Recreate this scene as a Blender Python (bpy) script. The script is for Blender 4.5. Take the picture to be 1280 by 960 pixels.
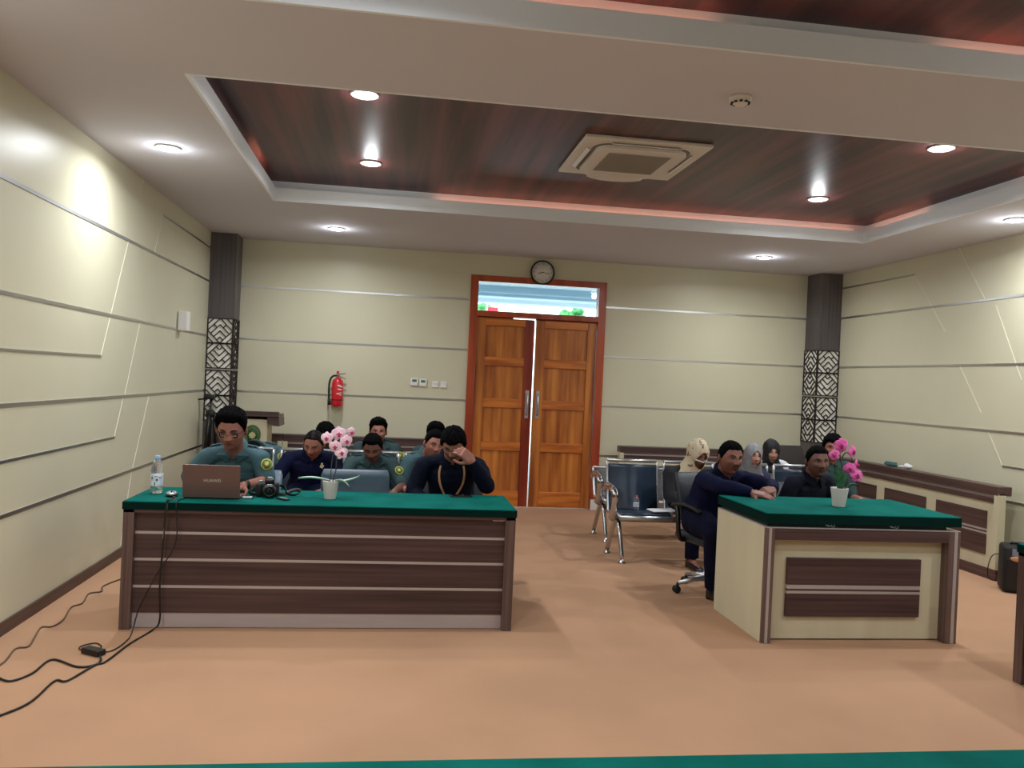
import bpy, bmesh, math, random
from mathutils import Vector, Matrix, Euler, noise
from mathutils.bvhtree import BVHTree

random.seed(7)
V = Vector
PI = math.pi
S = bpy.context.scene
COL = S.collection
for _o in list(bpy.data.objects):
    bpy.data.objects.remove(_o)

# ------------------------------------------------------------------ camera
F_PX, YAW, PITCH, ROLL, CAM = 1042.8, 0.1387, -0.0039, 0.0455, V((0.0, -10.085, 1.55))
_f = V((math.sin(YAW) * math.cos(PITCH), math.cos(YAW) * math.cos(PITCH), math.sin(PITCH)))
_r = V((math.cos(YAW), -math.sin(YAW), 0))
_u = _r.cross(_f)
_r2 = _r * math.cos(ROLL) + _u * math.sin(ROLL)
_u2 = _u * math.cos(ROLL) - _r * math.sin(ROLL)
cd = bpy.data.cameras.new('camera')
cd.sensor_width = 36
cd.lens = F_PX / 1280 * 36
cd.clip_start = 0.05
cam = bpy.data.objects.new('camera', cd)
COL.objects.link(cam)
_m = Matrix((_r2, _u2, -_f)).transposed().to_4x4()
_m.translation = CAM
cam.matrix_world = _m
S.camera = cam

# ------------------------------------------------------------------ light and exposure
S.view_settings.view_transform = 'Standard'
S.view_settings.look = 'None'
S.view_settings.gamma = 1
S.view_settings.use_curve_mapping = False
S.view_settings.exposure = 0.0
LAMP_W = 20.5          # watts of every ceiling downlight
LED_GLOW = 5.0         # strength of the warm strips in the ceiling trays
world = bpy.data.worlds.new('sky')
S.world = world
world.use_nodes = True
world.node_tree.nodes['Background'].inputs[0].default_value = (0.78, 0.95, 1.0, 1)
world.node_tree.nodes['Background'].inputs[1].default_value = 4.2


# ------------------------------------------------------------------ materials
def srgb(r, g, b):
    f = lambda c: (c / 255 / 12.92) if c / 255 <= 0.04045 else ((c / 255 + 0.055) / 1.055) ** 2.4
    return (f(r), f(g), f(b), 1)


def mat(name, rgb, rough=0.5, metal=0.0, var=0.0, scale=(1, 1, 1), detail=4, rgb2=None, bump=0.0, spec=None, trans=0.0, emit=0.0, coat=0.0, lo=0.35, hi=0.65, alpha=1.0):
    """A surface with a noise-driven tone: rgb mixed with rgb2 (or a darker / lighter rgb by var)."""
    m = bpy.data.materials.new(name)
    m.use_nodes = True
    nt = m.node_tree
    b = nt.nodes['Principled BSDF']
    c = srgb(*rgb)
    b.inputs['Base Color'].default_value = c
    b.inputs['Roughness'].default_value = rough
    b.inputs['Metallic'].default_value = metal
    if spec is not None:
        b.inputs['Specular IOR Level'].default_value = spec
    if trans:
        b.inputs['Transmission Weight'].default_value = trans
    if coat:
        b.inputs['Coat Weight'].default_value = coat
        b.inputs['Coat Roughness'].default_value = 0.12
    if emit:
        b.inputs['Emission Color'].default_value = c
        b.inputs['Emission Strength'].default_value = emit
    if alpha < 1:
        b.inputs['Alpha'].default_value = alpha
    if var or rgb2 or bump:
        tc = nt.nodes.new('ShaderNodeTexCoord')
        mp = nt.nodes.new('ShaderNodeMapping')
        mp.inputs['Scale'].default_value = scale
        nz = nt.nodes.new('ShaderNodeTexNoise')
        nz.inputs['Scale'].default_value = 1.0
        nz.inputs['Detail'].default_value = detail
        nt.links.new(tc.outputs['Object'], mp.inputs[0])
        nt.links.new(mp.outputs[0], nz.inputs['Vector'])
        if var or rgb2:
            cr = nt.nodes.new('ShaderNodeValToRGB')
            cr.color_ramp.elements[0].position = lo
            cr.color_ramp.elements[1].position = hi
            c2 = srgb(*rgb2) if rgb2 else tuple(min(1, x * (1 + var)) for x in c[:3]) + (1,)
            c1 = c if rgb2 else tuple(x * (1 - var) for x in c[:3]) + (1,)
            cr.color_ramp.elements[0].color = c1
            cr.color_ramp.elements[1].color = c2
            nt.links.new(nz.outputs[0], cr.inputs[0])
            nt.links.new(cr.outputs[0], b.inputs['Base Color'])
        if bump:
            bp = nt.nodes.new('ShaderNodeBump')
            bp.inputs['Strength'].default_value = bump
            bp.inputs['Distance'].default_value = 0.01
            nt.links.new(nz.outputs[0], bp.inputs['Height'])
            nt.links.new(bp.outputs[0], b.inputs['Normal'])
    return m


M = {}
M['wall'] = mat('cream_panel', (208, 203, 177), 0.38, var=0.02, scale=(1.2, 1.2, 1.2), spec=0.3)
M['ceil'] = mat('ceiling_paint', (210, 207, 216), 0.9, var=0.02, scale=(0.6, 0.6, 0.6))
M['fascia'] = mat('white_fascia', (240, 243, 248), 0.7, var=0.01)
M['floor'] = mat('orange_carpet', (180, 140, 110), 0.85, var=0.06, scale=(1.1, 1.1, 1.1), detail=8, bump=0.12, spec=0.15)
M['tray'] = mat('dark_red_wood', (50, 22, 24), 0.42, rgb2=(108, 56, 54), scale=(9, 0.35, 9), detail=6, spec=0.6)
M['strip'] = mat('aluminium_strip', (200, 200, 202), 0.28, metal=1.0, var=0.03)
M['groove'] = mat('pale_joint', (226, 222, 200), 0.5)
M['base'] = mat('dark_baseboard', (66, 46, 40), 0.45, rgb2=(88, 64, 56), scale=(2, 2, 30))
M['column'] = mat('grey_brown_laminate', (78, 72, 74), 0.42, rgb2=(98, 91, 92), scale=(28, 28, 0.8), detail=5)
M['lattice'] = mat('black_brown_lattice', (38, 28, 26), 0.5, var=0.1)
M['backing'] = mat('cream_backing', (245, 242, 232), 0.6)
M['lam'] = mat('brown_laminate', (55, 38, 38), 0.38, rgb2=(90, 66, 64), scale=(0.9, 22, 42), detail=6, lo=0.3, hi=0.7)
M['lamv'] = mat('brown_laminate_upright', (84, 64, 60), 0.36, rgb2=(112, 90, 84), scale=(60, 60, 1.0), detail=5)
M['lamy'] = mat('brown_laminate_long', (62, 44, 40), 0.36, rgb2=(96, 70, 66), scale=(22, 0.9, 42), detail=6, lo=0.3, hi=0.7)
M['cream'] = mat('cream_laminate', (204, 196, 166), 0.4, var=0.04, scale=(6, 6, 1))
M['silver'] = mat('silver_strip', (188, 180, 176), 0.4, metal=0.35, var=0.03, scale=(3, 30, 30))
M['kick'] = mat('grey_kickboard', (176, 164, 162), 0.5, var=0.04, scale=(2, 2, 20))
M['green'] = mat('green_felt', (4, 88, 80), 0.9, rgb2=(10, 102, 93), scale=(5, 5, 5), spec=0.05, detail=8)
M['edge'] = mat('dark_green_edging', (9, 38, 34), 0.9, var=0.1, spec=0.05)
M['riser'] = mat('dark_green_riser', (22, 36, 34), 0.7, var=0.1)
M['teak'] = mat('teak_panel', (140, 68, 24), 0.34, rgb2=(212, 132, 56), scale=(11, 11, 0.9), detail=5, coat=0.25, lo=0.3, hi=0.7)
M['teakrail'] = mat('teak_rail', (160, 80, 28), 0.34, rgb2=(212, 126, 50), scale=(1.5, 9, 16), detail=5, coat=0.25)
M['teakred'] = mat('red_brown_frame', (146, 54, 26), 0.32, rgb2=(182, 80, 38), scale=(8, 8, 0.7), detail=5, coat=0.3)
M['teakredv'] = mat('red_brown_stile', (120, 34, 14), 0.32, rgb2=(158, 58, 24), scale=(8, 8, 0.7), detail=5, coat=0.3)
M['glass'] = mat('clear_glass', (240, 250, 252), 0.02, trans=1.0)
M['chrome'] = mat('chrome', (205, 205, 210), 0.16, metal=1.0, var=0.02)
M['steel'] = mat('brushed_steel', (196, 198, 202), 0.34, metal=0.9, var=0.05, scale=(4, 40, 40))
M['white'] = mat('white_plastic', (232, 230, 226), 0.45, var=0.01)
M['offwhite'] = mat('offwhite_plastic', (222, 213, 204), 0.5, var=0.01)
M['greyp'] = mat('grey_plastic', (120, 112, 104), 0.55, var=0.03)
M['grille'] = mat('warm_grey_grille', (158, 148, 136), 0.6, var=0.03)
M['black'] = mat('black_plastic', (18, 18, 20), 0.4, var=0.1)
M['blackm'] = mat('black_rubber', (15, 15, 16), 0.65, var=0.1)
M['navypad'] = mat('navy_vinyl', (34, 50, 68), 0.36, var=0.1, scale=(4, 4, 4))
M['bluechair'] = mat('blue_grey_vinyl', (88, 104, 120), 0.38, var=0.06, scale=(6, 6, 2))
M['dkchair'] = mat('charcoal_vinyl', (30, 36, 44), 0.5, var=0.08, scale=(6, 6, 2))
M['blkchair'] = mat('black_brown_mesh', (48, 44, 44), 0.6, var=0.08)
M['red'] = mat('red_enamel', (206, 14, 34), 0.28, var=0.04, coat=0.4)
M['lcd'] = mat('green_lcd', (78, 116, 96), 0.3, var=0.04)
M['screen'] = mat('dark_screen', (16, 18, 22), 0.15)
M['rose'] = mat('rose_brown_metal', (110, 84, 78), 0.42, metal=0.2, var=0.02)
M['logo'] = mat('pale_lettering', (205, 190, 184), 0.4)
M['pot'] = mat('white_ceramic', (206, 200, 194), 0.45, var=0.02)
M['soil'] = mat('dark_soil', (40, 32, 26), 0.9, var=0.2, scale=(40, 40, 40))
M['petal'] = mat('pale_pink_petal', (236, 190, 210), 0.5, rgb2=(250, 226, 236), scale=(30, 30, 30))
M['petal2'] = mat('hot_pink_petal', (222, 66, 160), 0.5, rgb2=(240, 130, 196), scale=(30, 30, 30))
M['core'] = mat('magenta_lip', (200, 36, 96), 0.5, var=0.1, scale=(60, 60, 60))
M['core2'] = mat('deep_magenta_lip', (176, 14, 110), 0.5, var=0.1, scale=(60, 60, 60))
M['leafp'] = mat('pale_green_leaf', (176, 206, 186), 0.45, rgb2=(214, 226, 214), scale=(20, 20, 20))
M['leafd'] = mat('dark_green_leaf', (20, 66, 40), 0.4, rgb2=(70, 118, 84), scale=(25, 25, 25))
M['stem'] = mat('green_brown_stem', (46, 56, 36), 0.5, var=0.1)
M['pet'] = mat('clear_bottle_plastic', (244, 248, 252), 0.06, trans=0.93)
M['water'] = mat('bottle_label', (190, 206, 224), 0.35, rgb2=(238, 242, 248), scale=(40, 40, 30))
M['labelink'] = mat('dark_label_ink', (40, 46, 58), 0.5)
M['bluecap'] = mat('pale_blue_cap', (150, 186, 220), 0.4)
M['redcap'] = mat('red_cap', (200, 40, 60), 0.4)
M['paper'] = mat('white_paper', (228, 230, 232), 0.7)
M['clockface'] = mat('pale_grey_dial', (226, 222, 214), 0.5, var=0.03, scale=(12, 12, 12))
M['teal'] = mat('teal_packet', (30, 86, 90), 0.5, var=0.1)
M['greenlogo'] = mat('emblem_green', (26, 84, 34), 0.5, var=0.06)
M['oliverim'] = mat('emblem_olive_rim', (88, 100, 60), 0.5)
M['gold'] = mat('emblem_gold', (214, 204, 150), 0.5, var=0.06)
M['yellow'] = mat('yellow_patch', (206, 208, 90), 0.7, var=0.06, scale=(60, 60, 60))
M['tan'] = mat('tan_ribbon', (190, 140, 104), 0.6, var=0.08)
M['lamp'] = mat('lamp_diffuser', (255, 255, 255), 0.5, emit=12.0)
M['porch'] = mat('porch_paint', (214, 226, 236), 0.8)
M['porchbeam'] = mat('porch_beam_shade', (140, 166, 186), 0.8)  # shade on the beams is put into this darker blue-grey colour
M['foliage'] = mat('garden_foliage', (50, 120, 60), 0.8, rgb2=(110, 180, 110), scale=(4, 4, 4))
M['banner'] = mat('red_banner', (220, 60, 70), 0.8)
M['paving'] = mat('pale_paving', (190, 190, 186), 0.8)
M['cablegrey'] = mat('brown_grey_cable', (104, 84, 66), 0.6, var=0.1)
M['led'] = bpy.data.materials.new('warm_led')
M['led'].use_nodes = True
_b = M['led'].node_tree.nodes['Principled BSDF']
_b.inputs['Base Color'].default_value = (1, 0.5, 0.35, 1)
_b.inputs['Emission Color'].default_value = (1, 0.36, 0.2, 1)
_b.inputs['Emission Strength'].default_value = LED_GLOW


# ------------------------------------------------------------------ mesh helpers
def mw(o):
    m = o.matrix_basis.copy()
    return mw(o.parent) @ m if o.parent else m


class MB:
    """Collects closed shapes; build() links them as ONE mesh object."""

    def __init__(s):
        s.v, s.f, s.m, s.s = [], [], [], []

    def add(s, vs, fs, mi=0, smooth=False):
        k = len(s.v)
        s.v += [V(p) for p in vs]
        s.f += [tuple(i + k for i in f) for f in fs]
        s.m += [mi] * len(fs)
        s.s += [smooth] * len(fs)
        return s

    def bm(s, b, mi=0, smooth=False):
        b.verts.index_update()
        s.add([v.co.copy() for v in b.verts], [[v.index for v in f.verts] for f in b.faces], mi, smooth)
        b.free()
        return s

    def obox(s, c, size, rot=None, mi=0, bev=0.0, seg=2, taper=None):
        b = bmesh.new()
        bmesh.ops.create_cube(b, size=1)
        for v in b.verts:
            t = 1.0
            if taper and v.co.z > 0:
                t = taper
            v.co = V((v.co.x * size[0] * t, v.co.y * size[1] * t, v.co.z * size[2]))
        if bev:
            bmesh.ops.bevel(b, geom=list(b.edges), offset=bev, segments=seg, profile=0.5, affect='EDGES')
        R = rot if isinstance(rot, Matrix) else (Euler(rot).to_matrix() if rot else Matrix.Identity(3))
        for v in b.verts:
            v.co = R @ v.co + V(c)
        return s.bm(b, mi, bev > 0.008)

    def box(s, x0, y0, z0, x1, y1, z1, mi=0, bev=0.0, seg=2):
        return s.obox(((x0 + x1) / 2, (y0 + y1) / 2, (z0 + z1) / 2), (abs(x1 - x0), abs(y1 - y0), abs(z1 - z0)), None, mi, bev, seg)

    def tube(s, pts, r, n=8, mi=0, closed=False, sy=1.0, up=None, round_end=False):
        pts = [V(p) for p in pts]
        N = len(pts)
        rs = r if isinstance(r, (list, tuple)) else [r] * N
        if round_end and not closed:
            d0 = (pts[0] - pts[1]).normalized()
            d1 = (pts[-1] - pts[-2]).normalized()
            pts = [pts[0] + d0 * rs[0] * 0.9, pts[0] + d0 * rs[0] * 0.6] + pts + [pts[-1] + d1 * rs[-1] * 0.6, pts[-1] + d1 * rs[-1] * 0.9]
            rs = [rs[0] * 0.45, rs[0] * 0.8] + list(rs) + [rs[-1] * 0.8, rs[-1] * 0.45]
            N = len(pts)
        vs, fs = [], []
        ref = V(up) if up else None
        prev = None
        for i, p in enumerate(pts):
            a = pts[(i - 1) % N] if (closed or i > 0) else p
            c = pts[(i + 1) % N] if (closed or i < N - 1) else p
            t = (c - a).normalized()
            if ref:
                u = (ref - t * ref.dot(t)).normalized()
            elif prev is None:
                u = t.orthogonal().normalized()
            else:
                u = (prev - t * prev.dot(t)).normalized()
            prev = u
            w = t.cross(u)
            for k in range(n):
                an = 2 * PI * k / n
                vs.append(p + u * math.cos(an) * rs[i] * sy + w * math.sin(an) * rs[i])
        for i in range(N if closed else N - 1):
            j = (i + 1) % N
            for k in range(n):
                fs.append((i * n + k, i * n + (k + 1) % n, j * n + (k + 1) % n, j * n + k))
        if not closed:
            fs.append(tuple(range(n))[::-1])
            fs.append(tuple((N - 1) * n + k for k in range(n)))
        return s.add(vs, fs, mi, True)

    def lathe(s, prof, n=24, mi=0, c=(0, 0, 0), R=None, smooth=True):
        R = R or Matrix.Identity(3)
        vs, fs = [], []
        for r, z in prof:
            for k in range(n):
                a = 2 * PI * k / n
                vs.append(R @ V((r * math.cos(a), r * math.sin(a), z)) + V(c))
        for i in range(len(prof) - 1):
            for k in range(n):
                fs.append((i * n + k, i * n + (k + 1) % n, (i + 1) * n + (k + 1) % n, (i + 1) * n + k))
        fs.append(tuple(range(n))[::-1])
        fs.append(tuple((len(prof) - 1) * n + k for k in range(n)))
        return s.add(vs, fs, mi, smooth)

    def ell(s, c, rad, R=None, nu=20, nv=14, mi=0):
        R = R or Matrix.Identity(3)
        vs = [R @ V((0, 0, -rad[2])) + V(c)]
        for j in range(1, nv):
            ph = -PI / 2 + PI * j / nv
            for k in range(nu):
                a = 2 * PI * k / nu
                vs.append(R @ V((rad[0] * math.cos(a) * math.cos(ph), rad[1] * math.sin(a) * math.cos(ph), rad[2] * math.sin(ph))) + V(c))
        vs.append(R @ V((0, 0, rad[2])) + V(c))
        fs = [(0, 1 + (k + 1) % nu, 1 + k) for k in range(nu)]
        for j in range(nv - 2):
            for k in range(nu):
                fs.append((1 + j * nu + k, 1 + j * nu + (k + 1) % nu, 1 + (j + 1) * nu + (k + 1) % nu, 1 + (j + 1) * nu + k))
        t = len(vs) - 1
        fs += [(t, 1 + (nv - 2) * nu + k, 1 + (nv - 2) * nu + (k + 1) % nu) for k in range(nu)]
        return s.add(vs, fs, mi, True)

    def loft(s, secs, n=24, mi=0, p=2.4):
        """secs: (centre, lateral half-vector, depth half-vector); superelliptic rings, closed ends."""
        vs, fs = [], []
        for c, ax, ay in secs:
            for k in range(n):
                a = 2 * PI * k / n
                ca, sa = math.cos(a), math.sin(a)
                vs.append(V(c) + V(ax) * math.copysign(abs(ca) ** (2 / p), ca) + V(ay) * math.copysign(abs(sa) ** (2 / p), sa))
        N = len(secs)
        for i in range(N - 1):
            for k in range(n):
                fs.append((i * n + k, i * n + (k + 1) % n, (i + 1) * n + (k + 1) % n, (i + 1) * n + k))
        fs.append(tuple(range(n))[::-1])
        fs.append(tuple((N - 1) * n + k for k in range(n)))
        return s.add(vs, fs, mi, True)

    def prism(s, poly, o, ex, ey, ez, mi=0):
        """poly in the (ex, ey) plane at o, thickened along ez."""
        o, ex, ey, ez = V(o), V(ex), V(ey), V(ez)
        n = len(poly)
        a = [o + ex * p[0] + ey * p[1] for p in poly]
        vs = a + [q + ez for q in a]
        fs = [tuple(range(n))[::-1], tuple(range(n, 2 * n))] + [(i, (i + 1) % n, n + (i + 1) % n, n + i) for i in range(n)]
        return s.add(vs, fs, mi, False)

    def bar(s, a, b, w, h, mi=0, up=(0, 0, 1)):
        """Square-section bar from a to b, w across and h along up."""
        a, b = V(a), V(b)
        t = (b - a)
        L = t.length
        t.normalize()
        u = V(up)
        u = (u - t * u.dot(t)).normalized()
        q = t.cross(u)
        return s.obox((a + b) / 2, (w, h, L), Matrix((q, u, t)).transposed(), mi)

    def text(s, body, size, o, ex, ey, ez, mi=0, thick=0.001):
        cu = bpy.data.curves.new('txt', 'FONT')
        cu.body = body
        cu.size = size
        cu.align_x = 'CENTER'
        cu.align_y = 'CENTER'
        cu.extrude = thick
        ob = bpy.data.objects.new('txt', cu)
        COL.objects.link(ob)
        dg = bpy.context.evaluated_depsgraph_get()
        me = bpy.data.meshes.new_from_object(ob.evaluated_get(dg))
        o, ex, ey, ez = V(o), V(ex), V(ey), V(ez)
        s.add([o + ex * v.co.x + ey * v.co.y + ez * v.co.z for v in me.vertices], [tuple(p.vertices) for p in me.polygons], mi)
        bpy.data.objects.remove(ob)
        bpy.data.curves.remove(cu)
        bpy.data.meshes.remove(me)
        return s

    def mesh(s, name):
        me = bpy.data.meshes.new(name)
        me.from_pydata([tuple(p) for p in s.v], [], s.f)
        me.polygons.foreach_set('material_index', s.m)
        me.polygons.foreach_set('use_smooth', s.s)
        b = bmesh.new()
        b.from_mesh(me)
        bmesh.ops.recalc_face_normals(b, faces=b.faces)
        b.to_mesh(me)
        b.free()
        me.update()
        return me

    def build(s, name, mats, parent=None, local=False):
        if parent and not local:
            inv = mw(parent).inverted()
            s.v = [inv @ p for p in s.v]
        return link(name, s.mesh(name), mats, parent)


def link(name, me, mats, parent=None):
    for m in (mats if isinstance(mats, (list, tuple)) else [mats]):
        me.materials.append(M[m] if isinstance(m, str) else m)
    o = bpy.data.objects.new(name, me)
    COL.objects.link(o)
    if parent:
        o.parent = parent
    return o


def tag(o, label=None, cat=None, group=None, kind=None):
    for k, v in (('label', label), ('category', cat), ('group', group), ('kind', kind)):
        if v:
            o[k] = v
    return o


def thing(name, label, cat, loc=(0, 0, 0), rz=0.0, group=None, kind=None):
    o = bpy.data.objects.new(name, None)
    o.empty_display_size = 0.1
    COL.objects.link(o)
    o.location = loc
    o.rotation_euler = (0, 0, rz)
    return tag(o, label, cat, group, kind)


def single(name, mb, mats, label, cat, group=None):
    """A thing that is one mesh, its origin at the middle of its base."""
    xs = [p.x for p in mb.v]
    ys = [p.y for p in mb.v]
    o = V(((min(xs) + max(xs)) / 2, (min(ys) + max(ys)) / 2, min(p.z for p in mb.v)))
    mb.v = [p - o for p in mb.v]
    ob = link(name, mb.mesh(name), mats)
    ob.location = o
    return tag(ob, label, cat, group)


def struct(name, mb, mats, label=None, parent=None):
    o = mb.build(name, mats, parent)
    if not parent:
        tag(o, label, None, None, 'structure')
    return o


def copy_tree(o, parent=None):
    c = o.copy()
    COL.objects.link(c)
    c.parent = parent
    for ch in list(o.children):
        copy_tree(ch, c)
    return c


def curve(pts, n=8):
    """Catmull-Rom through pts."""
    pts = [V(p) for p in pts]
    P = [pts[0] * 2 - pts[1]] + pts + [pts[-1] * 2 - pts[-2]]
    out = []
    for i in range(1, len(P) - 2):
        for k in range(n):
            t = k / n
            a, b, c, d = P[i - 1], P[i], P[i + 1], P[i + 2]
            out.append(0.5 * (2 * b + (c - a) * t + (2 * a - 5 * b + 4 * c - d) * t * t + (3 * b - a - 3 * c + d) * t ** 3))
    out.append(pts[-1])
    return out

# ================================================================== THE ROOM
XL, XR, H, YF = -2.119, 5.465, 3.0625, -12.6
TX0, TX1 = -1.14, 4.50                       # ceiling trays, in x
TRAYS = ((-5.54, -2.40), (-9.70, -6.54))     # and in y
ZW = 3.25                                    # the wooden panel inside a tray
DX0, DX1, DZ = 0.86, 2.525, 2.812            # door opening

mb = MB().box(XL - 0.1, YF - 0.1, -0.1, XR + 0.1, 0.15, 0)
struct('floor', mb, 'floor', 'orange beige carpet floor')
mb = MB()
xs = [XL - 0.1, TX0, TX1, XR + 0.1]
ys = [YF - 0.1, TRAYS[1][0], TRAYS[1][1], TRAYS[0][0], TRAYS[0][1], 0.1]
for i in range(3):
    for j in range(5):
        if i == 1 and j in (1, 3):
            continue
        mb.box(xs[i], ys[j], H, xs[i + 1], ys[j + 1], H + 0.02)
struct('ceiling', mb, 'ceil', 'pale plaster ceiling border')
LEDGE = 0.07
n_trim = 0


def trim(mb, mats, label):
    global n_trim
    n_trim += 1
    return struct('trim_%d' % n_trim, mb, mats, label)


for k, (y0, y1) in enumerate(TRAYS):
    e = LEDGE + 0.02
    mb = MB().box(TX0 - e, y0 - e, ZW, TX1 + e, y1 + e, ZW + 0.02)
    struct('ceiling', mb, 'tray', 'dark red wooden panel in the %s ceiling recess' % ('far', 'near')[k])
    mb = MB()                                 # white lip
    zt = H + 0.115
    for (a, b, c, d) in ((TX0 - 0.015, y1 - 0.004, TX1 + 0.015, y1 + 0.015), (TX0 - 0.015, y0 - 0.015, TX1 + 0.015, y0 + 0.004), (TX0 - 0.015, y0 + 0.004, TX0 + 0.004, y1 - 0.004), (TX1 - 0.004, y0 + 0.004, TX1 + 0.015, y1 - 0.004)):
        mb.box(a, b, H - 0.002, c, d, zt)
    trim(mb, 'fascia', 'white lip around the ceiling recess')
    mb = MB()                                 # cove behind the lip
    for (a, b, c, d) in ((TX0 - e, y1 + LEDGE, TX1 + e, y1 + e), (TX0 - e, y0 - e, TX1 + e, y0 - LEDGE), (TX0 - e, y0 - LEDGE, TX0 - LEDGE, y1 + LEDGE), (TX1 + LEDGE, y0 - LEDGE, TX1 + e, y1 + LEDGE)):
        mb.box(a, b, H + 0.02, c, d, ZW)
    for (a, b, c, d) in ((TX0 - e, y1 + 0.015, TX1 + e, y1 + LEDGE), (TX0 - e, y0 - LEDGE, TX1 + e, y0 - 0.015), (TX0 - LEDGE, y0 - 0.015, TX0 - 0.015, y1 + 0.015), (TX1 + 0.015, y0 - 0.015, TX1 + LEDGE, y1 + 0.015)):
        mb.box(a, b, H + 0.075, c, d, H + 0.08)
    trim(mb, 'fascia', 'white cove behind the recess lip')

# walls
struct('wall_left', MB().box(XL - 0.1, YF, 0, XL, 0.1, H), 'wall', 'cream panelled wall')
struct('wall_right', MB().box(XR, YF, 0, XR + 0.1, 0.1, H), 'wall', 'cream panelled wall')
struct('wall_front', MB().box(XL, YF - 0.1, 0, XR, YF, H), 'wall', 'cream wall behind the camera')
mb = MB().box(XL, 0, 0, DX0, 0.1, H).box(DX1, 0, 0, XR, 0.1, H).box(DX0, 0, DZ, DX1, 0.1, H)
struct('wall_back', mb, 'wall', 'cream panelled wall with the double door')

# aluminium strips
STRIPS = (2.5125, 1.9012, 1.2881, 0.6722)
CW, CD = 0.285, 0.34                          # corner columns
hs = 0.011
for z in STRIPS:
    trim(MB().box(XL, YF, z - hs, XL + 0.005, -CD, z + hs), 'strip', 'aluminium strip along the wall')
    trim(MB().box(XR - 0.005, YF, z - hs, XR, -CD, z + hs), 'strip', 'aluminium strip along the wall')
    trim(MB().box(XL + CW, -0.005, z - hs, DX0 - 0.0, 0, z + hs), 'strip', 'aluminium strip along the wall')
    trim(MB().box(DX1, -0.005, z - hs, XR - CW, 0, z + hs), 'strip', 'aluminium strip along the wall')
for (x, y0, y1, z) in ((XL, -2.26, -CD, 2.885), (XL, YF, -3.69, 1.593), (XL, YF, -3.32, 0.977), (XR, -1.80, -CD, 2.885), (XR, YF, -3.23, 0.98)):
    s = 0.005 if x == XL else -0.005
    trim(MB().box(x, y0, z - 0.008, x + s, y1, z + 0.008), 'strip', 'short aluminium strip on the wall')
# slanted panel joints
JL = (((-2.872, H), (-2.97, 2.918)), ((-2.261, 2.885), (-2.476, 2.523)), ((-3.19, 2.50), (-3.692, 1.593)), ((-2.80, 1.89), (-3.113, 1.302)), ((-3.15, 1.275), (-3.32, 0.977)), ((-2.458, 1.275), (-2.83, 0.685)), ((-2.85, 0.66), (-3.06, 0.09)))
JR = (((-1.80, 2.885), (-2.35, 2.24)), ((-2.499, H), (-2.898, 2.525)), ((-3.05, 2.45), (-3.414, 1.761)), ((-2.593, 1.89), (-2.92, 1.45)), ((-3.03, 1.275), (-3.23, 0.98)))
for x, J in ((XL, JL), (XR, JR)):
    s = 0.002 if x == XL else -0.002
    for (a, b) in J:
        trim(MB().bar((x + s / 2, a[0], a[1]), (x + s / 2, b[0], b[1]), 0.009, 0.004, 0, (1, 0, 0)), 'groove', 'slanted pale panel joint')
# skirting
struct('baseboard_left', MB().box(XL, YF, 0, XL + 0.014, -CD, 0.075), 'base', 'dark skirting')
struct('baseboard_right', MB().box(XR - 0.014, YF, 0, XR, -CD, 0.075), 'base', 'dark skirting')
struct('baseboard_back', MB().box(XL + CW, -0.014, 0, DX0, 0, 0.075).box(DX1 + 0.1, -0.014, 0, XR - CW, 0, 0.075), 'base', 'dark skirting')

# corner columns with lattice screens
SEG = [((0, .25), (.25, 0)), ((0, .5), (.5, 0)), ((.5, 1), (1, .5)), ((.75, 1), (1, .75)), ((0, .75), (.25, 1)), ((0, .5), (.5, 1)), ((1, .25), (.75, 0)), ((1, .5), (.5, 0)),
       ((.25, .75), (.5, .5)), ((.5, .5), (.75, .75)), ((.125, .625), (.5, .25)), ((.5, .25), (.875, .625)), ((.375, .875), (.5, .75)), ((.5, .75), (.625, .875)), ((.25, .25), (.375, .375)), ((.75, .25), (.625, .375))]


def lattice(o, ex, nz, w, h, seed):
    """One square lattice tile; o is its lower corner, ex runs along it, nz out of the column."""
    o, ex, nz = V(o), V(ex), V(nz)
    ez = V((0, 0, 1))
    b = MB()
    at = lambda u, v: o + ex * (u * w) + ez * (v * h) + nz * 0.006
    for (p, q) in SEG:
        if seed % 2:
            p, q = (p[0], 1 - p[1]), (q[0], 1 - q[1])
        b.bar(at(*p), at(*q), 0.011, 0.010, 0, nz)
    for (p, q) in (((0, 0), (1, 0)), ((0, 1), (1, 1)), ((0, 0), (0, 1)), ((1, 0), (1, 1))):
        b.bar(at(*p), at(*q), 0.013, 0.012, 0, nz)
    return b


def column(x0, x1, side, label):
    t = thing('column', label, None, ((x0 + x1) / 2, -CD / 2, 0), kind='structure')
    MB().box(x0, -CD, 0, x1, 0, 0.945).box(x0, -CD, 2.112, x1, 0, H).build('shaft', 'column', t)
    MB().box(x0 + 0.006, -CD + 0.006, 0.945, x1 - 0.006, 0, 2.112).build('backing', 'backing', t)
    MB().box(x0 - 0.001, -CD - 0.001, 1.522, x1 + 0.001, 0, 1.536).build('band', 'strip', t)
    z0 = [0.955, 1.238, 1.541, 1.824]
    for k, z in enumerate(z0):
        h = 0.278
        lattice((x0 + 0.006, -CD + 0.005, z), (1, 0, 0), (0, -1, 0), x1 - x0 - 0.012, h, k).build('lattice_panel', 'lattice', t)
        if side > 0:
            lattice((x1 - 0.005, -CD + 0.006, z), (0, 1, 0), (1, 0, 0), CD - 0.012, h, k).build('lattice_panel', 'lattice', t)
        else:
            lattice((x0 + 0.005, -CD + 0.006, z), (0, 1, 0), (-1, 0, 0), CD - 0.012, h, k).build('lattice_panel', 'lattice', t)
    return t


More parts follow.
